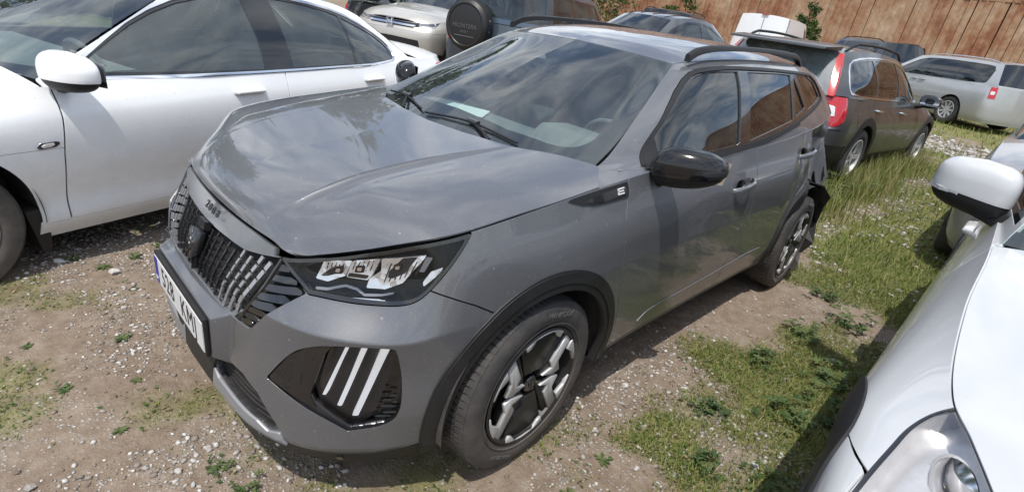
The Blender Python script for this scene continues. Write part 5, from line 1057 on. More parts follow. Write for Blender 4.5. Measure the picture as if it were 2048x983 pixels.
    # ---------- champagne crossover facing the viewer behind the white saloon
    sp = dict(L=4.52, W=1.82, fa=.88, wb=2.62, wr=.35, rim=.215, nd=.5, rd=.3, lift=.06, edge=[(0,.86,.10),(1.2,1.04,.08),(2.5,1.08,.06),(4.52,1.14,.10)], hood=[(.10,.90),(.35,1.03),(.8,1.10),(1.18,1.15)], cowl=(1.15,1.13), A0=(1.28,.78,1.05), A1=(2.0,.60,1.56), hdr=(1.9,1.60), D1=(4.0,.58,1.58), rhdr=(4.1,1.61), D0=(4.3,.74,1.14), rwin=(4.38,1.15), doors=[[(1.45,.2),(1.42,1.4)],[(2.35,.2),(2.4,1.6)],[(3.0,.2),(3.2,1.6)]], paint=M_champ, sill=.40, sillm=M_blackplastic, clad=.07,
        DLO=[(1.45,1.09),(2.08,1.52),(3.4,1.56),(4.0,1.45),(4.05,1.22),(3.0,1.12)], glass=[[(1.66,1.11),(2.10,1.49),(2.32,1.50),(2.30,1.12)],[(2.42,1.12),(2.44,1.51),(3.15,1.53),(3.1,1.14)],[(3.25,1.15),(3.3,1.53),(3.92,1.43),(3.95,1.24)]], gm=[M_clear, M_priv, M_priv], mirror=(1.62,1.0,1.16,1.0), mirrorm=M_champ, belt_z=1.08, fb=[(-1,.70),(.4,.74),(.8,.78)],
        lamps=[('headlight','f',[(.52,.80),(.56,.90),(.9,.99),(1.22,1.02),(1.18,.93),(1.0,.82)],None,.05)], bits=[('grille_bar',('front','w'),[(0,.86),(0,.885),(.50,.885),(.46,.86)],M_chrome,.008),('grille_bar',('front','w'),[(0,.80),(0,.825),(.46,.825),(.43,.80)],M_chrome,.008),('grille_field',('front','w'),[(0,.78),(0,.90),(.52,.90),(.42,.78)],M_glossblack,.002),('lower_intake',('front','w'),[(0,.42),(0,.62),(.55,.60),(.6,.42)],M_blackplastic,.004)])
    th = .42; c, O = gcar('crossover_car', 'champagne crossover car facing the viewer behind the white saloon', (4.92, 6.62, .17), th, sp)
    ring = MB(); 
    for dx in (-.045, .045): ring.tube([(.015, dx*1.1, .80), (.02, dx*.8, .885)], .009, 6)
    ring.tube([(.012, -.04, .842), (.012, .04, .842)], .009, 6); ring.tube([(.02, -.07, .895), (.02, .07, .895), (.012, .06, .79), (.012, -.06, .79), (.02, -.07, .895)], .007, 6); ring.build('maker_badge', M_chrome, c, smooth=40)
    # ---------- dark saloon behind the estate
    sp = dict(L=4.85, W=1.85, fa=.95, wb=2.83, wr=.335, rim=.22, nd=.55, rd=.45, edge=[(0,.70,.10),(1.3,.93,.08),(3.9,1.0,.06),(4.85,1.02,.12)], hood=[(.12,.74),(.5,.90),(1.0,.98),(1.4,1.02)], cowl=(1.36,1.0), A0=(1.48,.78,.945), A1=(2.3,.59,1.40), hdr=(2.2,1.43), D1=(3.55,.57,1.37), rhdr=(3.65,1.40), D0=(4.2,.71,1.01), rwin=(4.32,1.05), deck=[(4.32,1.05),(4.6,1.07),(4.76,1.05)], rbz=.06, bulge=.04, doors=[[(1.70,.2),(1.6,1.2)],[(2.76,.2),(2.8,1.4)],[(3.4,.2),(3.8,.8),(3.9,1.2)]], paint=M_slatecar, roofm=M_slatecar,
        DLO=rnd([(1.62,.965),(2.1,1.26),(2.5,1.385),(3.1,1.40),(3.55,1.29),(3.92,1.08),(3.85,1.01)],1,sharp=(0,)), glass=[[(1.82,.985),(2.12,1.24),(2.52,1.36),(2.72,1.37),(2.72,.995)],rnd([(2.82,1.0),(2.82,1.37),(3.1,1.37),(3.5,1.27),(3.80,1.08),(3.76,1.02)],1,sharp=(0,1))], gm=[M_clear, M_clear], mirror=(1.86,.99,1.02,1.0), belt_z=.97, tm=M_priv, lamps=[('tail_lamp','r',[(.75,.80),(.75,.96),(1.2,.97),(1.15,.82)],M_red,0)])
    th = .16; c, O = gcar('hatchback_car', 'dark slate tall hatchback, roof showing above the grey crossover roof', (12.2, 3.55, .12), th+math.pi-.30, sp); c.scale = (1, 1, 1.16)
    for k in range(4):
        y = -.42+.28*k; ps = [(x, y, float(O['R'].V[np.argmin((O['R'].V[:, 0]-x)**2+(O['R'].V[:, 1]-abs(y))**2), 2])+.004) for x in np.linspace(2.35, 3.55, 8)]; MB().tube(ps, .006, 5).build('roof_strip', M_blackplastic, c)
    # ---------- white van, far dark off-roader, dark SUV behind the minivan, grey car at the right edge, black car at top left
    van = dict(L=5.0, W=1.95, fa=.95, wb=3.0, wr=.34, nd=.4, rd=.12, rlean=.1, edge=[(0,.95,.08),(1.0,1.20,.07),(5,1.22,.05)], hood=[(.08,1.0),(.4,1.15),(.9,1.26)], cowl=(.85,1.25), A0=(.95,.82,1.21), A1=(1.75,.76,1.88), hdr=(1.68,1.92), D1=(4.86,.80,1.88), rhdr=(4.9,1.93), D0=(4.92,.88,1.23), rwin=(4.97,1.22), rbz=.03, rbw=.01, bulge=.01, tb=0, doors=[[(1.15,.2),(1.15,1.6)],[(2.2,.2),(2.2,1.9)],[(3.4,.2),(3.4,1.9)]], paint=M_white, DLO=[(1.15,1.26),(1.72,1.72),(2.1,1.74),(2.1,1.28)], glass=[[(1.32,1.30),(1.74,1.68),(2.05,1.70),(2.05,1.31)]], gm=[M_clear], mirror=(1.25,1.08,1.35,1.3), mirrorm=M_blackplastic, belt_z=1.22, tm=M_white, cat='van')
    c, O = gcar('panel_van', 'white panel van with its back doors towards the viewer', (25.0, 7.15, .40), math.pi+.12, van); c.scale = (1, 1, 1.12)
    for x in (0, -.88, .88): MB().box((4.955, x*.98, 1.55), (.012, .012, .62)).build('door_gap', M_blackplastic, c)
    MB().box((4.93, 0, 1.935), (.04, .22, .03)).build('brake_lamp', M_red, c)
    far = dict(sp, L=4.6, W=1.85, wr=.37, wb=2.7, fa=.9, rd=.2, nd=.4, deck=None, edge=[(0,.95,.07),(1.3,1.12,.06),(4.6,1.14,.06)], hood=[(.08,1.0),(.5,1.14),(1.28,1.2)], cowl=(1.28,1.18), A0=(1.35,.82,1.13), A1=(2.0,.68,1.70), hdr=(1.94,1.74), D1=(4.35,.68,1.70), rhdr=(4.42,1.74), D0=(4.5,.80,1.15), rwin=(4.56,1.15), rbz=.04, tb=0, DLO=[(1.55,1.17),(2.08,1.63),(4.1,1.66),(4.25,1.2)], glass=[[(1.7,1.19),(2.1,1.6),(2.4,1.61),(2.4,1.19)],[(2.5,1.19),(2.5,1.61),(3.3,1.62),(3.3,1.2)],[(3.4,1.2),(3.4,1.62),(4.04,1.62),(4.15,1.22)]], gm=[M_priv], paint=M_darkgrey, rail=(2.1,4.2,.05,M_blackplastic), doors=[[(1.45,.2),(1.45,1.4)],[(2.4,.2),(2.45,1.6)],[(3.1,.2),(3.3,1.6)]], mirror=(1.62,1.02,1.25,1.0), belt_z=1.13, roofm=None, tsplit=1.2)
    far['roofm'] = M_darkgrey
    gcar('off_road_car', 'dark grey off-road car far back, roof just showing beside the white van', (18.6, 8.35, .34), math.pi+.30, far)
    f2 = dict(far, paint=M_slatecar, roofm=M_slatecar, lamps=[]); 
    gcar('off_road_car', 'slate grey off-road car with roof rails behind the silver minivan', (24.3, 5.6, .52), math.pi+.85, f2)
    f3 = dict(sp, paint=M_lilac, roofm=M_lilac, lamps=[('headlight','f',[(.62,.62),(.75,.73),(1.3,.80),(1.5,.83),(1.3,.70),(.9,.62)],None,.05)])
    gcar('saloon_car', 'light grey saloon car behind the white SUV at the right edge', (4.85, -2.37, .05), -.02, dict(f3, edge=[(0,.80,.10),(1.3,1.03,.08),(3.9,1.08,.06),(4.85,1.10,.12)], hood=[(.12,.84),(.5,1.00),(1.0,1.08),(1.4,1.12)], cowl=(1.36,1.10), A0=(1.48,.78,1.045), A1=(2.3,.60,1.52), hdr=(2.2,1.55), D1=(3.55,.57,1.48), rhdr=(3.65,1.51), D0=(4.2,.71,1.11), rwin=(4.32,1.13), deck=[(4.32,1.13),(4.6,1.15),(4.76,1.13)], DLO=[(p[0],p[1]+.10) for p in sp['DLO']], glass=[[(p[0],p[1]+.10) for p in g] for g in sp['glass']], belt_z=1.07, mirror=None))
    f4 = dict(sp, paint=M_blackcar, roofm=M_blackcar)
    gcar('saloon_car', 'black saloon car behind the champagne crossover at the top left', (9.9, 9.6, .15), .34+math.pi, f4)
M_lilac = mat('light_grey_car_paint', (0.24, 0.245, 0.26), 0.35, 0.4, coat=0.9, var=0.05, dirt=0.3)
M_lampback = mat('lamp_back_grey', (0.80, 0.80, 0.81), 0.28, 0.55, var=0.1, vscale=30)
M_covervinyl = mat('cover_vinyl', (0.016, 0.016, 0.017), 0.42, var=0.1, bump=0.1, bscale=300)
M_coverletter = mat('cover_letters', (0.10, 0.10, 0.105), 0.4)
def build_big_mirror(car, at):
    mo = link('wing_mirror', None, car); mo.location = at; mo.scale = (1.08, 1.08, 1.08)
    def sh(nm, m, lo, hi, k, nv=22, nu=44):
        V = []; F = []
        for i in range(nv+1):
            z = lo+(hi-lo)*i/nv; rr = max(0, 1-abs(z)**3.2)**(1/3.2)
            for j in range(nu):
                a = 2*math.pi*j/nu; ca, sa = math.cos(a), math.sin(a); X = (-.10 if ca > 0 else .045)*abs(ca)**.62*rr; Y = .128*abs(sa)**.62*math.copysign(1, sa)*rr
                V.append((X*k+.028*(Y/.128), Y*k, z*.098*k*(1-.10*Y/.128)+.006*Y/.128))
        for i in range(nv):
            for j in range(nu): F.append((i*nu+j, i*nu+(j+1) % nu, (i+1)*nu+(j+1) % nu, (i+1)*nu+j))
        F += [tuple(range(nu)), tuple(nv*nu+j for j in range(nu))]; b = MB(); b.add(V, F); return b.build(nm, m, mo, smooth=45)
    sh('mirror_cap', M_white2, -.30, 1.0, 1.0); sh('mirror_base', M_blackplastic, -1.0, -.315, .985)
    MB().add([(.046+.028*y/.128, y, z) for y, z in ((-.105, -.07), (.11, -.06), (.11, .06), (-.105, .07))], [(0, 1, 2, 3)]).build('mirror_glass', M_chrome, mo)
    o = MB().hexa([(-.075,-.02,-.092),(.05,-.02,-.092),(.06,-.22,-.150),(-.085,-.22,-.150),(-.075,.0,-.035),(.04,.0,-.035),(.05,-.22,-.075),(-.085,-.22,-.075)]).build('mirror_arm', M_blackplastic, mo); bevelled(o, .012, 2)
    o = MB().hexa([(-.09,.03,-.036),(-.07,.09,-.036),(-.02,.127,-.034),(-.02,.115,-.036),(-.092,.03,-.024),(-.073,.093,-.022),(-.018,.131,-.02),(-.02,.115,-.024)]).build('mirror_indicator', M_lampwhite, mo)
build_cars()

# ================================================================== ground, wall, plants
def vnoise(x, y, s, seed=0):
    """smooth value noise"""
    r = np.random.default_rng(seed); T = r.random((256, 256)); X, Y = np.asarray(x)/s+97.3, np.asarray(y)/s+53.7
    i, j = np.floor(X).astype(int), np.floor(Y).astype(int); f, g = X-i, Y-j; f, g = f*f*(3-2*f), g*g*(3-2*g); i, j = i % 256, j % 256; i2, j2 = (i+1) % 256, (j+1) % 256
    return T[i, j]*(1-f)*(1-g)+T[i2, j]*f*(1-g)+T[i, j2]*(1-f)*g+T[i2, j2]*f*g
def fbm(x, y, s, seed=0, o=4): return sum(vnoise(x, y, s/2**k, seed+k)*.5**k for k in range(o))/sum(.5**k for k in range(o))
def gz(x, y):
    x, y = np.asarray(x, float), np.asarray(y, float)
    z = .023*np.clip(x-4.2, 0, 17.5)-.055*np.exp(-((x+.1)**2/3.0+(y-2.7)**2/1.4))
    return z+(fbm(x, y, .9, 3)-.5)*.035+(fbm(x, y, .16, 9)-.5)*.014-.006
def gmask(x, y):
    """how green the ground is"""
    x, y = np.asarray(x, float), np.asarray(y, float); n = fbm(x, y, .8, 21); n2 = fbm(x, y, .25, 33)
    m = np.clip((x-.9)/1.5, 0, 1)*np.clip((-.82-y)/.50, 0, 1)*(.78+.2*np.clip((x-2.5)/1.5, 0, 1))+np.clip((x-3.6)/1.2, 0, 1)*.9*np.clip((3.2-y)/1.5, 0, 1)
    m = np.maximum(m, .16*np.clip((y-.2)/1.0, 0, 1)); m = np.maximum(m, .10)
    m = m*(1-np.clip(1-np.abs(x-13.6-.15*y)/1.5, 0, 1)*.95)*(1-.0*x)
    m = np.where((x < 2.6) & (y < -1.5) & (x > .6), np.maximum(m, .55), m)
    return np.clip(m*1.02+(n-.5)*2.3+(n2-.5)*1.3, 0, 1)
def ground_material():
    m = bpy.data.materials.new('dirt_and_gravel'); m.use_nodes = True; nt = m.node_tree; b = nt.nodes['Principled BSDF']; N = nt.nodes.new; L = nt.links.new; b.inputs['Roughness'].default_value = .95; b.inputs['Specular IOR Level'].default_value = .2
    g = N('ShaderNodeNewGeometry'); at = N('ShaderNodeAttribute'); at.attribute_name = 'green'
    def noise(s, d=6, r=.6):
        n = N('ShaderNodeTexNoise'); n.inputs['Scale'].default_value = s; n.inputs['Detail'].default_value = d; n.inputs['Roughness'].default_value = r; L(g.outputs['Position'], n.inputs['Vector']); return n
    def ramp(src, st):
        r = N('ShaderNodeValToRGB'); el = r.color_ramp.elements; el[0].position, el[0].color = st[0][0], (*st[0][1], 1); el[1].position, el[1].color = st[-1][0], (*st[-1][1], 1)
        for p, c in st[1:-1]: e = el.new(p); e.color = (*c, 1)
        L(src, r.inputs[0]); return r
    def mix(f, a, c):
        q = N('ShaderNodeMix'); q.data_type = 'RGBA'; (L(f, q.inputs[0]) if not isinstance(f, float) else setattr(q.inputs[0], 'default_value', f)); L(a, q.inputs[6]); L(c, q.inputs[7]); return q.outputs[2]
    n1, n2, n3 = noise(1.6), noise(14, 8, .7), noise(90, 4, .7)
    dirt = ramp(n1.outputs['Fac'], [(.30, (.145, .098, .066)), (.52, (.230, .172, .124)), (.70, (.300, .245, .190))])
    fine = ramp(n2.outputs['Fac'], [(.30, (.080, .059, .044)), (.52, (.210, .168, .130)), (.75, (.360, .318, .272))])
    c = mix(.5, dirt.outputs[0], fine.outputs[0])
    v = N('ShaderNodeTexVoronoi'); v.inputs['Scale'].default_value = 70; L(g.outputs['Position'], v.inputs['Vector'])
    peb = ramp(v.outputs['Distance'], [(.0, (1, 1, 1)), (.30, (.9, .9, .9)), (.42, (0, 0, 0))]); pm = ramp(noise(2.3, 5).outputs['Fac'], [(.46, (0, 0, 0)), (.62, (1, 1, 1))])
    sel = ramp(v.outputs['Color'], [(.35, (0, 0, 0)), (.55, (1, 1, 1))]); mul = N('ShaderNodeMath'); mul.operation = 'MULTIPLY'; L(peb.outputs[0], mul.inputs[0]); L(pm.outputs[0], mul.inputs[1]); mu2 = N('ShaderNodeMath'); mu2.operation = 'MULTIPLY'; L(mul.outputs[0], mu2.inputs[0]); L(sel.outputs[0], mu2.inputs[1])
    pc = ramp(v.outputs['Color'], [(.2, (.17, .15, .13)), (.6, (.34, .32, .29)), (.95, (.48, .46, .43))]); c = mix(mu2.outputs[0], c, pc.outputs[0])
    gr = ramp(n2.outputs['Fac'], [(.3, (.075, .090, .024)), (.55, (.165, .165, .050)), (.75, (.250, .220, .105))]); gm_ = ramp(at.outputs['Fac'], [(.40, (0, 0, 0)), (.85, (.80, .80, .80))]); c = mix(gm_.outputs[0], c, gr.outputs[0])
    L(c, b.inputs['Base Color'])
    ad = N('ShaderNodeMath'); ad.operation = 'ADD'; L(n3.outputs['Fac'], ad.inputs[0]); L(mu2.outputs[0], ad.inputs[1]); bp = N('ShaderNodeBump'); bp.inputs['Strength'].default_value = .7; bp.inputs['Distance'].default_value = .012; L(ad.outputs[0], bp.inputs['Height']); L(bp.outputs[0], b.inputs['Normal'])
    return m
def build_ground():
    xs = np.unique(np.r_[-300, -120, -50, -20, -8, np.arange(-4, -1.2, .2), np.arange(-1.2, 4.5, .03), np.arange(4.5, 9, .07), np.arange(9, 22, .25), np.arange(22, 45, 2), 60, 100, 200, 400]); ys = np.unique(np.r_[-300, -100, -40, -15, -8, np.arange(-5, -2.2, .2), np.arange(-2.2, 2.6, .03), np.arange(2.6, 8, .15), np.arange(8, 30, 1.0), 40, 80, 200, 400])
    X, Y = np.meshgrid(xs, ys, indexing='ij'); Z = gz(X, Y); G = np.stack([X, Y, Z], 2); s = grid_sheet(G)
    if s.N[:, 2].mean() < 0: s = Sheet(s.V, s.F[:, ::-1].copy())
    o = mesh('ground', s.V, s.F, ground_material(), None); o['kind'] = 'structure'
    a = o.data.attributes.new('green', 'FLOAT', 'POINT'); a.data.foreach_set('value', gmask(s.V[:, 0], s.V[:, 1]).astype(np.float32)); return o
def ico(sub=1):
    bm = bmesh.new(); bmesh.ops.create_icosphere(bm, subdivisions=sub, radius=1); V = np.array([v.co[:] for v in bm.verts]); F = np.array([[v.index for v in f.verts] for f in bm.faces]); bm.free(); return V, F
def stone_mat(name):
    m = bpy.data.materials.new(name); m.use_nodes = True; nt = m.node_tree; b = nt.nodes['Principled BSDF']; N = nt.nodes.new; L = nt.links.new; b.inputs['Roughness'].default_value = .9
    at = N('ShaderNodeAttribute'); at.attribute_name = 'shade'; g = N('ShaderNodeNewGeometry'); oi = N('ShaderNodeObjectInfo'); n = N('ShaderNodeTexNoise'); n.inputs['Scale'].default_value = 60; n.inputs['Detail'].default_value = 5; L(g.outputs['Position'], n.inputs['Vector'])
    s = N('ShaderNodeMath'); s.operation = 'ADD'; L(at.outputs['Fac'], s.inputs[0]); L(oi.outputs['Random'], s.inputs[1]); f = N('ShaderNodeMath'); f.operation = 'FRACT'; L(s.outputs[0], f.inputs[0])
    r = N('ShaderNodeValToRGB'); el = r.color_ramp.elements; el[0].position, el[0].color = 0, (.15, .115, .090, 1); el[1].position, el[1].color = 1, (.55, .53, .50, 1); e = el.new(.35); e.color = (.26, .225, .195, 1); e = el.new(.7); e.color = (.40, .375, .345, 1); L(f.outputs[0], r.inputs[0])
    q = N('ShaderNodeMix'); q.data_type = 'RGBA'; q.blend_type = 'MULTIPLY'; q.inputs[0].default_value = .8; L(r.outputs[0], q.inputs[6]); r2 = N('ShaderNodeMapRange'); r2.inputs[1].default_value = .3; r2.inputs[2].default_value = .7; r2.inputs[3].default_value = .55; r2.inputs[4].default_value = 1.2; L(n.outputs['Fac'], r2.inputs[0]); L(r2.outputs[0], q.inputs[7]); L(q.outputs[2], b.inputs['Base Color']); return m
def scatter_pts(n, box, dens, seed):
    r = np.random.default_rng(seed); out = []
    while sum(map(len, out)) < n:
        P = np.stack([r.uniform(box[0], box[1], n*3), r.uniform(box[2], box[3], n*3)], 1); out.append(P[r.random(len(P)) < dens(P[:, 0], P[:, 1])])
        if len(out) > 40: break
    return np.vstack(out)[:n]
def build_stones(ground):
    r = np.random.default_rng(5); M = stone_mat('stone'); V0, F0 = ico(1)
    bases = []
    for k in range(7):
        q = V0*(1+.28*(r.random((len(V0), 1))-.5)*2); d = r.normal(size=3); d /= np.linalg.norm(d); q = np.where((q@d)[:, None] > .55, q-np.outer((q@d)-.55, d), q); bases.append(q*np.array([1, r.uniform(.65, .95), r.uniform(.45, .7)]))
    gravelly = lambda x, y: np.clip((fbm(x, y, .45, 71)-.42)*5, .07, 1)*(1-.30*gmask(x, y))*np.where((np.abs(y) < .75) & (x > .3) & (x < 4), .12, 1)
    # gravel nobody could count: one mesh
    vs, fs, sh = [], [], []; k0 = 0
    for (n, box, lo, hi, sd) in ((26000, (-1.0, 4.2, -2.0, 2.0), .0022, .0075, 1), (7000, (-1.0, 3.4, -2.0, 2.0), .005, .014, 2), (5000, (4, 11, -1.9, 2.0), .008, .03, 3), (3000, (11, 17, -4, 3), .02, .07, 4)):
        P = scatter_pts(n, box, gravelly if sd < 4 else (lambda x, y: np.clip(1-np.abs(x-13.6-.15*y)/1.7, 0, 1)), sd); s = lo+(hi-lo)*r.random(len(P))**2.2; z = gz(P[:, 0], P[:, 1])
        for b in range(7):
            I = np.arange(b, len(P), 7); a = r.uniform(0, 2*np.pi, len(I)); ca, sa = np.cos(a), np.sin(a); B = bases[b]
            X = (B[None, :, 0]*ca[:, None]-B[None, :, 1]*sa[:, None])*s[I, None]+P[I, 0, None]; Y = (B[None, :, 0]*sa[:, None]+B[None, :, 1]*ca[:, None])*s[I, None]+P[I, 1, None]; Z = B[None, :, 2]*s[I, None]+(z[I]+s[I]*.22)[:, None]
            vs.append(np.stack([X, Y, Z], 2).reshape(-1, 3)); fs.append((F0[None]+(np.arange(len(I))*len(B))[:, None, None]+k0).reshape(-1, 3)); k0 += len(I)*len(B); sh.append(np.repeat(r.random(len(I)), len(B)))
    o = mesh('gravel', np.vstack(vs), np.vstack(fs), M, None, smooth=False); o['kind'] = 'stuff'; o['label'] = 'small grey and brown gravel strewn over the dirt'
    a = o.data.attributes.new('shade', 'FLOAT', 'POINT'); a.data.foreach_set('value', np.concatenate(sh).astype(np.float32))
    # larger stones, each an object of its own
    mes = []
    V1, F1 = ico(2)
    for k in range(9):
        q = V1.copy(); 
        for _ in range(7):
            d = r.normal(size=3); d /= np.linalg.norm(d); t = r.uniform(.45, .8); h = q@d; q = np.where(h[:, None] > t, q-np.outer(h-t, d), q)
        q *= np.array([1, r.uniform(.6, .95), r.uniform(.4, .65)]); me = bpy.data.meshes.new('stone'); me.from_pydata(q.tolist(), [], F1.tolist()); me.materials.append(M); mes.append(me)
    P = scatter_pts(285, (-.9, 5.5, -1.75, 1.9), lambda x, y: gravelly(x, y)*np.where(x > 2, 1, .8)*np.where((np.abs(y) < .8) & (x > .15) & (x < 4), 0, 1), 11)
    for p in P:
        s = r.uniform(.009, .016)+.020*r.random()**4; o = link('stone', mes[r.integers(9)], ground); o.location = (p[0], p[1], float(gz(p[0], p[1]))+s*.2); o.scale = (s, s, s); o.rotation_euler = (r.uniform(-.2, .2), r.uniform(-.2, .2), r.uniform(0, 6.28))
def leaf_mat(name, stops, rough=.55, trans=.25, seedattr='shade'):
    m = bpy.data.materials.new(name); m.use_nodes = True; nt = m.node_tree; b = nt.nodes['Principled BSDF']; N = nt.nodes.new; L = nt.links.new; b.inputs['Roughness'].default_value = rough; b.inputs['Specular IOR Level'].default_value = .3
    at = N('ShaderNodeAttribute'); at.attribute_name = seedattr; r = N('ShaderNodeValToRGB'); el = r.color_ramp.elements; el[0].position, el[0].color = stops[0][0], (*stops[0][1], 1); el[1].position, el[1].color = stops[-1][0], (*stops[-1][1], 1)
    for p, c in stops[1:-1]: e = el.new(p); e.color = (*c, 1)
    L(at.outputs['Fac'], r.inputs[0]); L(r.outputs[0], b.inputs['Base Color']); tr = N('ShaderNodeBsdfTranslucent'); L(r.outputs[0], tr.inputs[0]); mx = N('ShaderNodeMixShader'); mx.inputs[0].default_value = trans; L(b.outputs[0], mx.inputs[1]); L(tr.outputs[0], mx.inputs[2]); L(mx.outputs[0], nt.nodes['Material Output'].inputs[0]); return m
def blades(P, h, w, r, lean=.5, seg=3):
    n = len(P); a = r.uniform(0, 2*np.pi, n); d = np.stack([np.cos(a), np.sin(a)], 1); pa = np.stack([-d[:, 1], d[:, 0]], 1); ln = h*lean*(r.random(n)**.8+.15); z0 = gz(P[:, 0], P[:, 1])-.004; V = []
    for k in range(seg+1):
        t = k/seg; c = P+d*(ln*t**1.8)[:, None]; z = z0+h*(t-.25*lean*t*t); ww = (w*(1-t)**.7*.5)[:, None]
        if k < seg: V += [np.c_[c-pa*ww, z], np.c_[c+pa*ww, z]]
        else: V += [np.c_[c, z]]
    m = 2*seg+1; V = np.stack(V, 1).reshape(-1, 3); F = []
    for k in range(seg-1): F += [(2*k, 2*k+1, 2*k+3), (2*k, 2*k+3, 2*k+2)]
    F.append((2*seg-2, 2*seg-1, 2*seg)); F = (np.array(F)[None]+(np.arange(n)*m)[:, None, None]).reshape(-1, 3); return V, F, np.repeat(r.random(n), m)
def build_grass():
    r = np.random.default_rng(15); M = leaf_mat('grass', [(0, (.070, .115, .020)), (.40, (.145, .190, .035)), (.75, (.225, .245, .060)), (.9, (.300, .275, .110)), (1, (.38, .34, .18))])
    vs, fs, sh = [], [], []; k0 = 0
    def put(P, h, w, lean, sh_shift=0.0):
        nonlocal k0
        V, F, s = blades(P, h, w, r, lean); vs.append(V); fs.append(F+k0); sh.append(np.clip(s+sh_shift, 0, 1)); k0 += len(V)
    gd = lambda lo: (lambda x, y: np.clip((gmask(x, y)-lo)*2.2, 0, 1)*np.where((np.abs(y) < .70) & (x > .2) & (x < 4), .08, 1))
    P = scatter_pts(56000, (.9, 6.2, -1.95, -.80), (lambda x, y: gd(.33)(x, y)*np.clip((6.2-x)/1.8, 0, 1)), 1); put(P, .012+.045*r.random(len(P))**1.6, .0028+.002*r.random(len(P)), .9)
    P = scatter_pts(36000, (3.6, 12.5, -2.0, 1.6), (lambda x, y: gd(.30)(x, y)*np.clip((x-3.6)/1.4, 0, 1)*np.clip(9/(x+1), .4, 1)), 2); put(P, .03+.09*r.random(len(P))**1.5, .005+.004*r.random(len(P)), .8, -.05)
    P = scatter_pts(5000, (-1.0, 1.4, -1.9, 2.2), lambda x, y: np.clip((gmask(x, y)-.42)*2.5, 0, 1)*np.where((np.abs(y) < .75) & (x > .3), .05, 1), 3); put(P, .008+.03*r.random(len(P))**2, .0025+.0015*r.random(len(P)), 1.1, .1)
    P = scatter_pts(9000, (9, 26, -4, 8), gd(.30), 4); put(P, .05+.14*r.random(len(P)), .012+.008*r.random(len(P)), .7)
    # tall stalks round the estate car's wheels
    P = scatter_pts(4200, (4.9, 10.5, -1.0, -.24), lambda x, y: np.exp(-((y+.42)/.24)**2)*np.clip((x-4.9)/1.6, 0, 1)*np.clip((fbm(x, y, .6, 50)-.3)*3, 0, 1), 5); put(P, .14+.36*r.random(len(P))**1.5, .005+.004*r.random(len(P)), .45, .2)
    o = mesh('grass', np.vstack(vs), np.vstack(fs), M, None); o['kind'] = 'stuff'; o['label'] = 'short yellowish green grass between the parked cars'
    a = o.data.attributes.new('shade', 'FLOAT', 'POINT'); a.data.foreach_set('value', np.concatenate(sh).astype(np.float32))
def build_ground_cover():
    r = np.random.default_rng(44); M = leaf_mat('low_leaf', [(0, (.045, .085, .020)), (.35, (.090, .140, .032)), (.6, (.150, .170, .050)), (.8, (.230, .170, .080)), (1, (.300, .240, .150))])
    P = np.vstack([scatter_pts(24000, (.8, 5.2, -1.95, -.82), lambda x, y: np.clip((gmask(x, y)-.22)*1.6, 0, 1)*np.clip((fbm(x, y, .3, 61)-.35)*4, .1, 1), 8), scatter_pts(7000, (-1.0, 1.4, -1.9, 2.0), lambda x, y: np.clip((gmask(x, y)-.3)*1.6, .02, 1)*np.where((np.abs(y) < .7) & (x > .25), .05, 1), 9)])
    n = len(P); a = r.uniform(0, 6.283, n); s = .0035+.0085*r.random(n)**1.7; d = np.c_[np.cos(a), np.sin(a)]; q = np.c_[-d[:, 1], d[:, 0]]; w = s*r.uniform(.22, .55, n); z = gz(P[:, 0], P[:, 1])+.001+.018*r.random(n)**2; t = r.normal(0, .35, n); u = r.normal(0, .3, n)
    V = np.stack([np.c_[P-d*s[:, None], z-t*s], np.c_[P+q*w[:, None], z+u*w+.25*w], np.c_[P+d*s[:, None], z+t*s], np.c_[P-q*w[:, None], z-u*w+.25*w]], 1).reshape(-1, 3); F = (np.array([[0, 1, 2, 3]])+(np.arange(n)*4)[:, None])
    o = mesh('ground_cover', V, F, M, None, smooth=False); o['kind'] = 'stuff'; o['label'] = 'low leaves, moss and dead leaf litter on the dirt'; sh = np.repeat(r.random(n), 4)
    at = o.data.attributes.new('shade', 'FLOAT', 'POINT'); at.data.foreach_set('value', sh.astype(np.float32))
def rosette(r, n, ln, wd, up):
    V, F = [], []
    for k in range(n):
        a = 2*math.pi*k/n+r.uniform(-.35, .35); L = ln*r.uniform(.55, 1.1); e = up*r.uniform(.4, 1.2); w = wd*r.uniform(.7, 1.2); d = np.array([math.cos(a), math.sin(a)]); p = np.array([-d[1], d[0]]); b = len(V); m = 6
        for i in range(m+1):
            t = i/m; c = d*L*t*(1-.1*e*t); z = L*e*(t-.65*t*t)+.004; ww = w*math.sin(math.pi*min(1, t*.93+.05))**.8*(.5+.5*t)
            V += [(*(c-p*ww), z+ww*.35), (*c, z), (*(c+p*ww), z+ww*.35)]
        for i in range(m): q = b+3*i; F += [(q, q+1, q+4, q+3), (q+1, q+2, q+5, q+4)]
        if k: F.append((1, b, b+1))
    return V, F
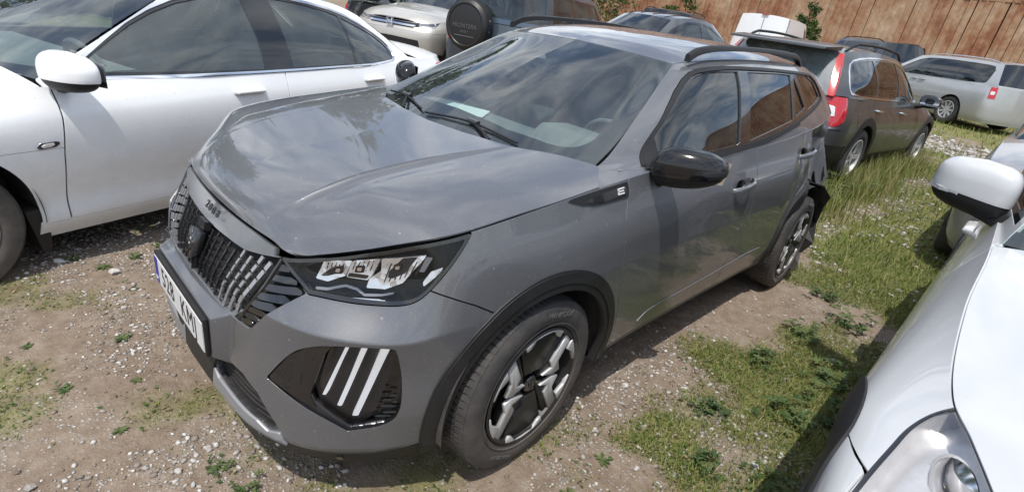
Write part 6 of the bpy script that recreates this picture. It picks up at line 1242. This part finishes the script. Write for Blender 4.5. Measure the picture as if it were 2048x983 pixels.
def build_weeds():
    r = np.random.default_rng(77); M = leaf_mat('weed_leaf', [(0, (.035, .070, .020)), (.5, (.070, .110, .032)), (1, (.130, .160, .060))]); proto = []
    for k in range(6):
        V, F = rosette(r, r.integers(7, 13), .055, .0095, .55); me = bpy.data.meshes.new('weed'); me.from_pydata(V, [], F); me.materials.append(M); a = me.attributes.new('shade', 'FLOAT', 'POINT'); a.data.foreach_set('value', np.repeat(r.random(len(V)//21), 21).astype(np.float32)); proto.append(me)
    def bushy(k):
        V, F, s = [(0, 0, 0)], [], [.3]
        for _ in range(34):
            v, f = rosette(r, 4, .032, .010, .5); o = r.normal(size=3)*np.array([.05, .05, 0]); o[2] = abs(r.normal())*.035; b = len(V); V += [(p[0]+o[0], p[1]+o[1], p[2]+o[2]) for p in v]; F += [tuple(i+b for i in q) for q in f]+[(0, b+1, b+21*k2+1) for k2 in range(4)]; s += [r.random()]*len(v)
        me = bpy.data.meshes.new('weed'); me.from_pydata(V, [], F); me.materials.append(M); a = me.attributes.new('shade', 'FLOAT', 'POINT'); a.data.foreach_set('value', np.array(s, np.float32)); return me
    bp = [bushy(k) for k in range(3)]
    zones = [('broad-leaved weed on the bare dirt', 'weeds on the dirt', [(-.22,.05,.55),(-.10,.62,.8),(.02,1.05,.6),(-.33,.38,.75),(-.35,-.38,.8),(-.12,.30,.45),(-.40,.75,.6),(.18,1.12,.6)], 0),
      ('broad-leaved weed beside the grey crossover front tyre', 'weeds by the front tyre', [(.56,-1.06,1.0),(.72,-1.10,1.3),(.86,-1.13,1.2),(.66,-1.18,1.0),(.95,-1.22,1.1),(.50,-1.20,.9),(1.10,-1.08,.8)], 0),
      ('leafy weed clump between grey crossover and white SUV', 'weed clumps between the cars', [(1.30,-1.60,.8),(1.55,-1.58,.8),(2.05,-1.45,1.1),(2.55,-1.50,1.1),(1.75,-1.20,.8),(2.40,-1.18,.9),(2.9,-1.25,1.0),(3.3,-1.40,1.2),(1.15,-1.52,.9),(3.6,-1.15,1.0),(2.2,-1.62,1.2),(1.4,-1.35,.7)], 1),
      ('leafy weed under the grey crossover front bumper', 'weeds under the bumper', [(.14,-.78,.6),(.20,-.80,.5),(.02,-.45,.45),(.34,-.92,.5),(-.02,-.30,.4)], 1),
      ('low weed in shadow under the white saloon', 'weeds under the saloon', [(.10,1.42,1.0),(-.05,1.35,.8),(.25,1.52,1.0),(.40,1.42,1.1),(-.15,1.52,.9)], 0),
      ('tall leafy weed beside the dark grey estate', 'weeds by the estate', [(6.4,-.32,2.4),(6.7,-.35,2.8),(7.1,-.32,2.2),(7.6,-.40,2.0),(6.2,-.15,2.0)], 1)]
    words = 'nearest second third fourth fifth sixth seventh eighth ninth tenth eleventh twelfth'.split(); refs = {'weeds on the dirt': (0, .2, 'to the number plate'), 'weeds by the front tyre': (.84, -.9, 'to that tyre'), 'weed clumps between the cars': (CAM_POS[0], CAM_POS[1], 'to the viewer'), 'weeds under the bumper': (0, 0, 'to the number plate'), 'weeds under the saloon': (-1.2, 1.6, 'to its front wheel'), 'weeds by the estate': (CAM_POS[0], CAM_POS[1], 'to the viewer')}
    for lab0, grp, spots, kind in zones:
        rx_, ry_, rt_ = refs[grp]; spots = sorted(spots, key=lambda q: (q[0]-rx_)**2+(q[1]-ry_)**2)
        for n_, (x, y, s) in enumerate(spots):
            lab = lab0+', '+(words[n_]+(' ' if n_ == 0 else ' nearest ')+rt_)
            o = link('weed', (bp if kind else proto)[r.integers(3 if kind else 6)]); o.location = (x, y, float(gz(x, y))-.002); o.scale = (s, s, s*r.uniform(.8, 1.3)); o.rotation_euler = (0, 0, r.uniform(0, 6.28)); tag(o, lab, 'weed', grp)
def rust_mat():
    m = bpy.data.materials.new('rusty_sheet_steel'); m.use_nodes = True; nt = m.node_tree; b = nt.nodes['Principled BSDF']; N = nt.nodes.new; L = nt.links.new; b.inputs['Roughness'].default_value = .85; g = N('ShaderNodeNewGeometry'); oi = N('ShaderNodeObjectInfo')
    mp = N('ShaderNodeMapping'); mp.inputs['Scale'].default_value = (1, 1, 1); L(g.outputs['Position'], mp.inputs[0]); n = N('ShaderNodeTexNoise'); n.inputs['Scale'].default_value = .55; n.inputs['Detail'].default_value = 12; n.inputs['Roughness'].default_value = .74; L(mp.outputs[0], n.inputs['Vector'])
    ad = N('ShaderNodeMath'); ad.operation = 'MULTIPLY_ADD'; L(oi.outputs['Random'], ad.inputs[0]); ad.inputs[1].default_value = .05; L(n.outputs['Fac'], ad.inputs[2])
    r = N('ShaderNodeValToRGB'); el = r.color_ramp.elements; el[0].position, el[0].color = .36, (.16, .058, .028, 1); el[1].position, el[1].color = .78, (.46, .36, .26, 1)
    for p, c in ((.45, (.255, .110, .055)), (.54, (.330, .195, .112)), (.66, (.395, .278, .180))): e = el.new(p); e.color = (*c, 1)
    L(ad.outputs[0], r.inputs[0])
    m2 = N('ShaderNodeMapping'); m2.inputs['Scale'].default_value = (3, 3, 2.4); L(g.outputs['Position'], m2.inputs[0]); n2 = N('ShaderNodeTexNoise'); n2.inputs['Scale'].default_value = 2.2; n2.inputs['Detail'].default_value = 8; L(m2.outputs[0], n2.inputs['Vector']); mr = N('ShaderNodeMapRange'); mr.inputs[1].default_value = .3; mr.inputs[2].default_value = .7; mr.inputs[3].default_value = .8; mr.inputs[4].default_value = 1.15; L(n2.outputs['Fac'], mr.inputs[0])
    q = N('ShaderNodeMix'); q.data_type = 'RGBA'; q.blend_type = 'MULTIPLY'; q.inputs[0].default_value = 1; L(r.outputs[0], q.inputs[6]); L(mr.outputs[0], q.inputs[7]); L(q.outputs[2], b.inputs['Base Color']); return m
def build_wall():
    M = rust_mat(); W = thing('steel_wall', 'tall rusty corrugated sheet steel wall across the background', 'wall', (29.6, 0, .40))
    A = math.radians(4.0); W.rotation_euler = (0, math.radians(3), -A); pw = .27; r = np.random.default_rng(31)
    def panel_me(h):
        prof = [(0, 0), (.185, 0), (.200, -.045), (.240, -.045), (.255, 0), (.266, 0)]; V = []; F = []
        for z in (0, h):
            for y, x in prof: V.append((x, y, z))
        n = len(prof); F = [(i, i+1, n+i+1, n+i) for i in range(n-1)]
        V += [(p[0]+.012, p[1], p[2]) for p in V[:]]; k = 2*n; F += [(k+i+1, k+i, k+n+i, k+n+i+1) for i in range(n-1)]+[(0, k, k+n, n), (n-1, 2*n-1, k+2*n-1, k+n-1)]+[(i, k+i, k+i+1, i+1) for i in range(n-1)]+[(n+i, n+i+1, k+n+i+1, k+n+i) for i in range(n-1)]
        me = bpy.data.meshes.new('sheet_panel'); me.from_pydata(V, [], F); me.materials.append(M); return me
    hs = ((0.0, 4.15), (4.19, 3.3)); mes = [panel_me(h) for _, h in hs]
    n0, n1 = int(-3.0/pw), int(31.5/pw); sV, sF = [], []
    for k in range(int(-42/pw), int(48/pw)):
        for (z, h), me in zip(hs, mes):
            dx = r.uniform(-.02, .02)
            if n0 <= k < n1: o = link('sheet_panel', me, W); o.location = (dx, k*pw, z+r.uniform(-.02, .02)); o.rotation_euler = (r.uniform(-.006, .006), 0, 0)
            else:
                b = len(sV); sV += [(v.co.x+dx, v.co.y+k*pw, v.co.z+z) for v in me.vertices]; sF += [tuple(i+b for i in p.vertices) for p in me.polygons]
    o = mesh('sheet_panels', sV, sF, M, W, smooth=False); o['kind'] = 'stuff'
    for z in (4.17, 7.52): MB().box((.0, 3, z), (.06, 92, .05)).build('seam_rail', M, W)
    MB().box((.25, 3, 3.7), (.1, 92, 7.4)).build('wall_backing', M_shell, W)
def leaf_cloud(centers, radii, per, size, r):
    V, F, s = [], [], []; k = 0
    for c, R in zip(centers, radii):
        n = per; d = r.normal(size=(n, 3)); d /= np.linalg.norm(d, axis=1)[:, None]; rad = R*(r.random(n)**.45)[:, None]; P = np.array(c)+d*rad*np.array([1, 1, .8]); shade = r.random()
        for p in P:
            u = r.normal(size=3); u /= np.linalg.norm(u); v = np.cross(u, r.normal(size=3)); v /= np.linalg.norm(v); L, w = size*r.uniform(.6, 1.3), size*.5*r.uniform(.6, 1.2)
            V += [p-u*L*.5, p+v*w*.5, p+u*L*.5, p-v*w*.5]; F.append((k, k+1, k+2, k+3)); k += 4; s += [np.clip(shade*.6+r.random()*.4, 0, 1)]*4
    return V, F, s
def build_bushes_trees():
    r = np.random.default_rng(91); M = leaf_mat('leaf', [(0, (.018, .042, .010)), (.4, (.045, .085, .018)), (.75, (.085, .125, .030)), (1, (.16, .17, .06))], trans=.3); Mb = mat('bark', (.09, .07, .05), .9, var=.3, vscale=20)
    def plant(name, lab, cat, loc, H, Rr, ncl, per, size, trunk, group=None):
        t = thing(name, lab, cat, loc, 0, group); cs, rs = [], []
        for k in range(ncl):
            a = r.uniform(0, 6.28); q = r.random()**.6; zz = trunk+(H-trunk)*r.random(); prof = math.sin(math.pi*min(1, .15+.8*(zz-trunk)/(H-trunk))); cs.append((math.cos(a)*Rr*q*prof, math.sin(a)*Rr*q*prof, zz)); rs.append(Rr*r.uniform(.22, .38))
        V, F, s = leaf_cloud(cs, rs, per, size, r); o = mesh('crown' if trunk > .5 else 'foliage', V, F, M, t, smooth=False); a = o.data.attributes.new('shade', 'FLOAT', 'POINT'); a.data.foreach_set('value', np.array(s, np.float32))
        b = MB(); b.tube([(0, 0, -.1), (.05, .03, trunk*.5), (0, .06, max(trunk, .3)), (0, 0, H*.75)], [H*.022, H*.018, H*.014, H*.004], 8)
        for k in range(7):
            c = cs[k % len(cs)]; b.tube([(0, .03, max(.1, min(c[2]*.7, H*.6))), (c[0]*.6, c[1]*.6, c[2]*.9), c], [H*.009, H*.006, H*.002], 5)
        b.build('trunk' if trunk > .5 else 'stem', Mb, t, smooth=50)
    plant('bush', 'green bush at the foot of the rusty wall right of the white van', 'bush', (26.8, 7.3, .4), 3.1, .75, 26, 60, .16, .2)
    plant('bush', 'yellowish bush at the foot of the rusty wall, at the top centre', 'bush', (27.2, 18.4, .4), 3.0, 2.0, 34, 60, .18, .2)
    plant('bush', 'small bush before the rusty wall above the dark off-road car', 'bush', (27.6, 14.0, .4), 2.9, 1.2, 22, 60, .18, .2)
    for n_, (x, y, H) in enumerate(((4.0, 16, 7.5), (8.5, 17.5, 8.5), (13.5, 19, 7.5), (-1, 15.5, 8.5), (-7, 14, 8.0), (19, 22, 9.0))):
        plant('tree', 'leafy tree beyond the left row of cars, '+['third', 'fourth', 'fifth', 'second', 'first', 'sixth'][n_]+' from the left', 'tree', (x, y, 0), H, 3.0, 42, 75, .42, 2.0, 'trees beyond the left row')
GROUND = build_ground(); build_stones(GROUND); build_grass(); build_ground_cover(); build_weeds(); build_wall(); build_bushes_trees()
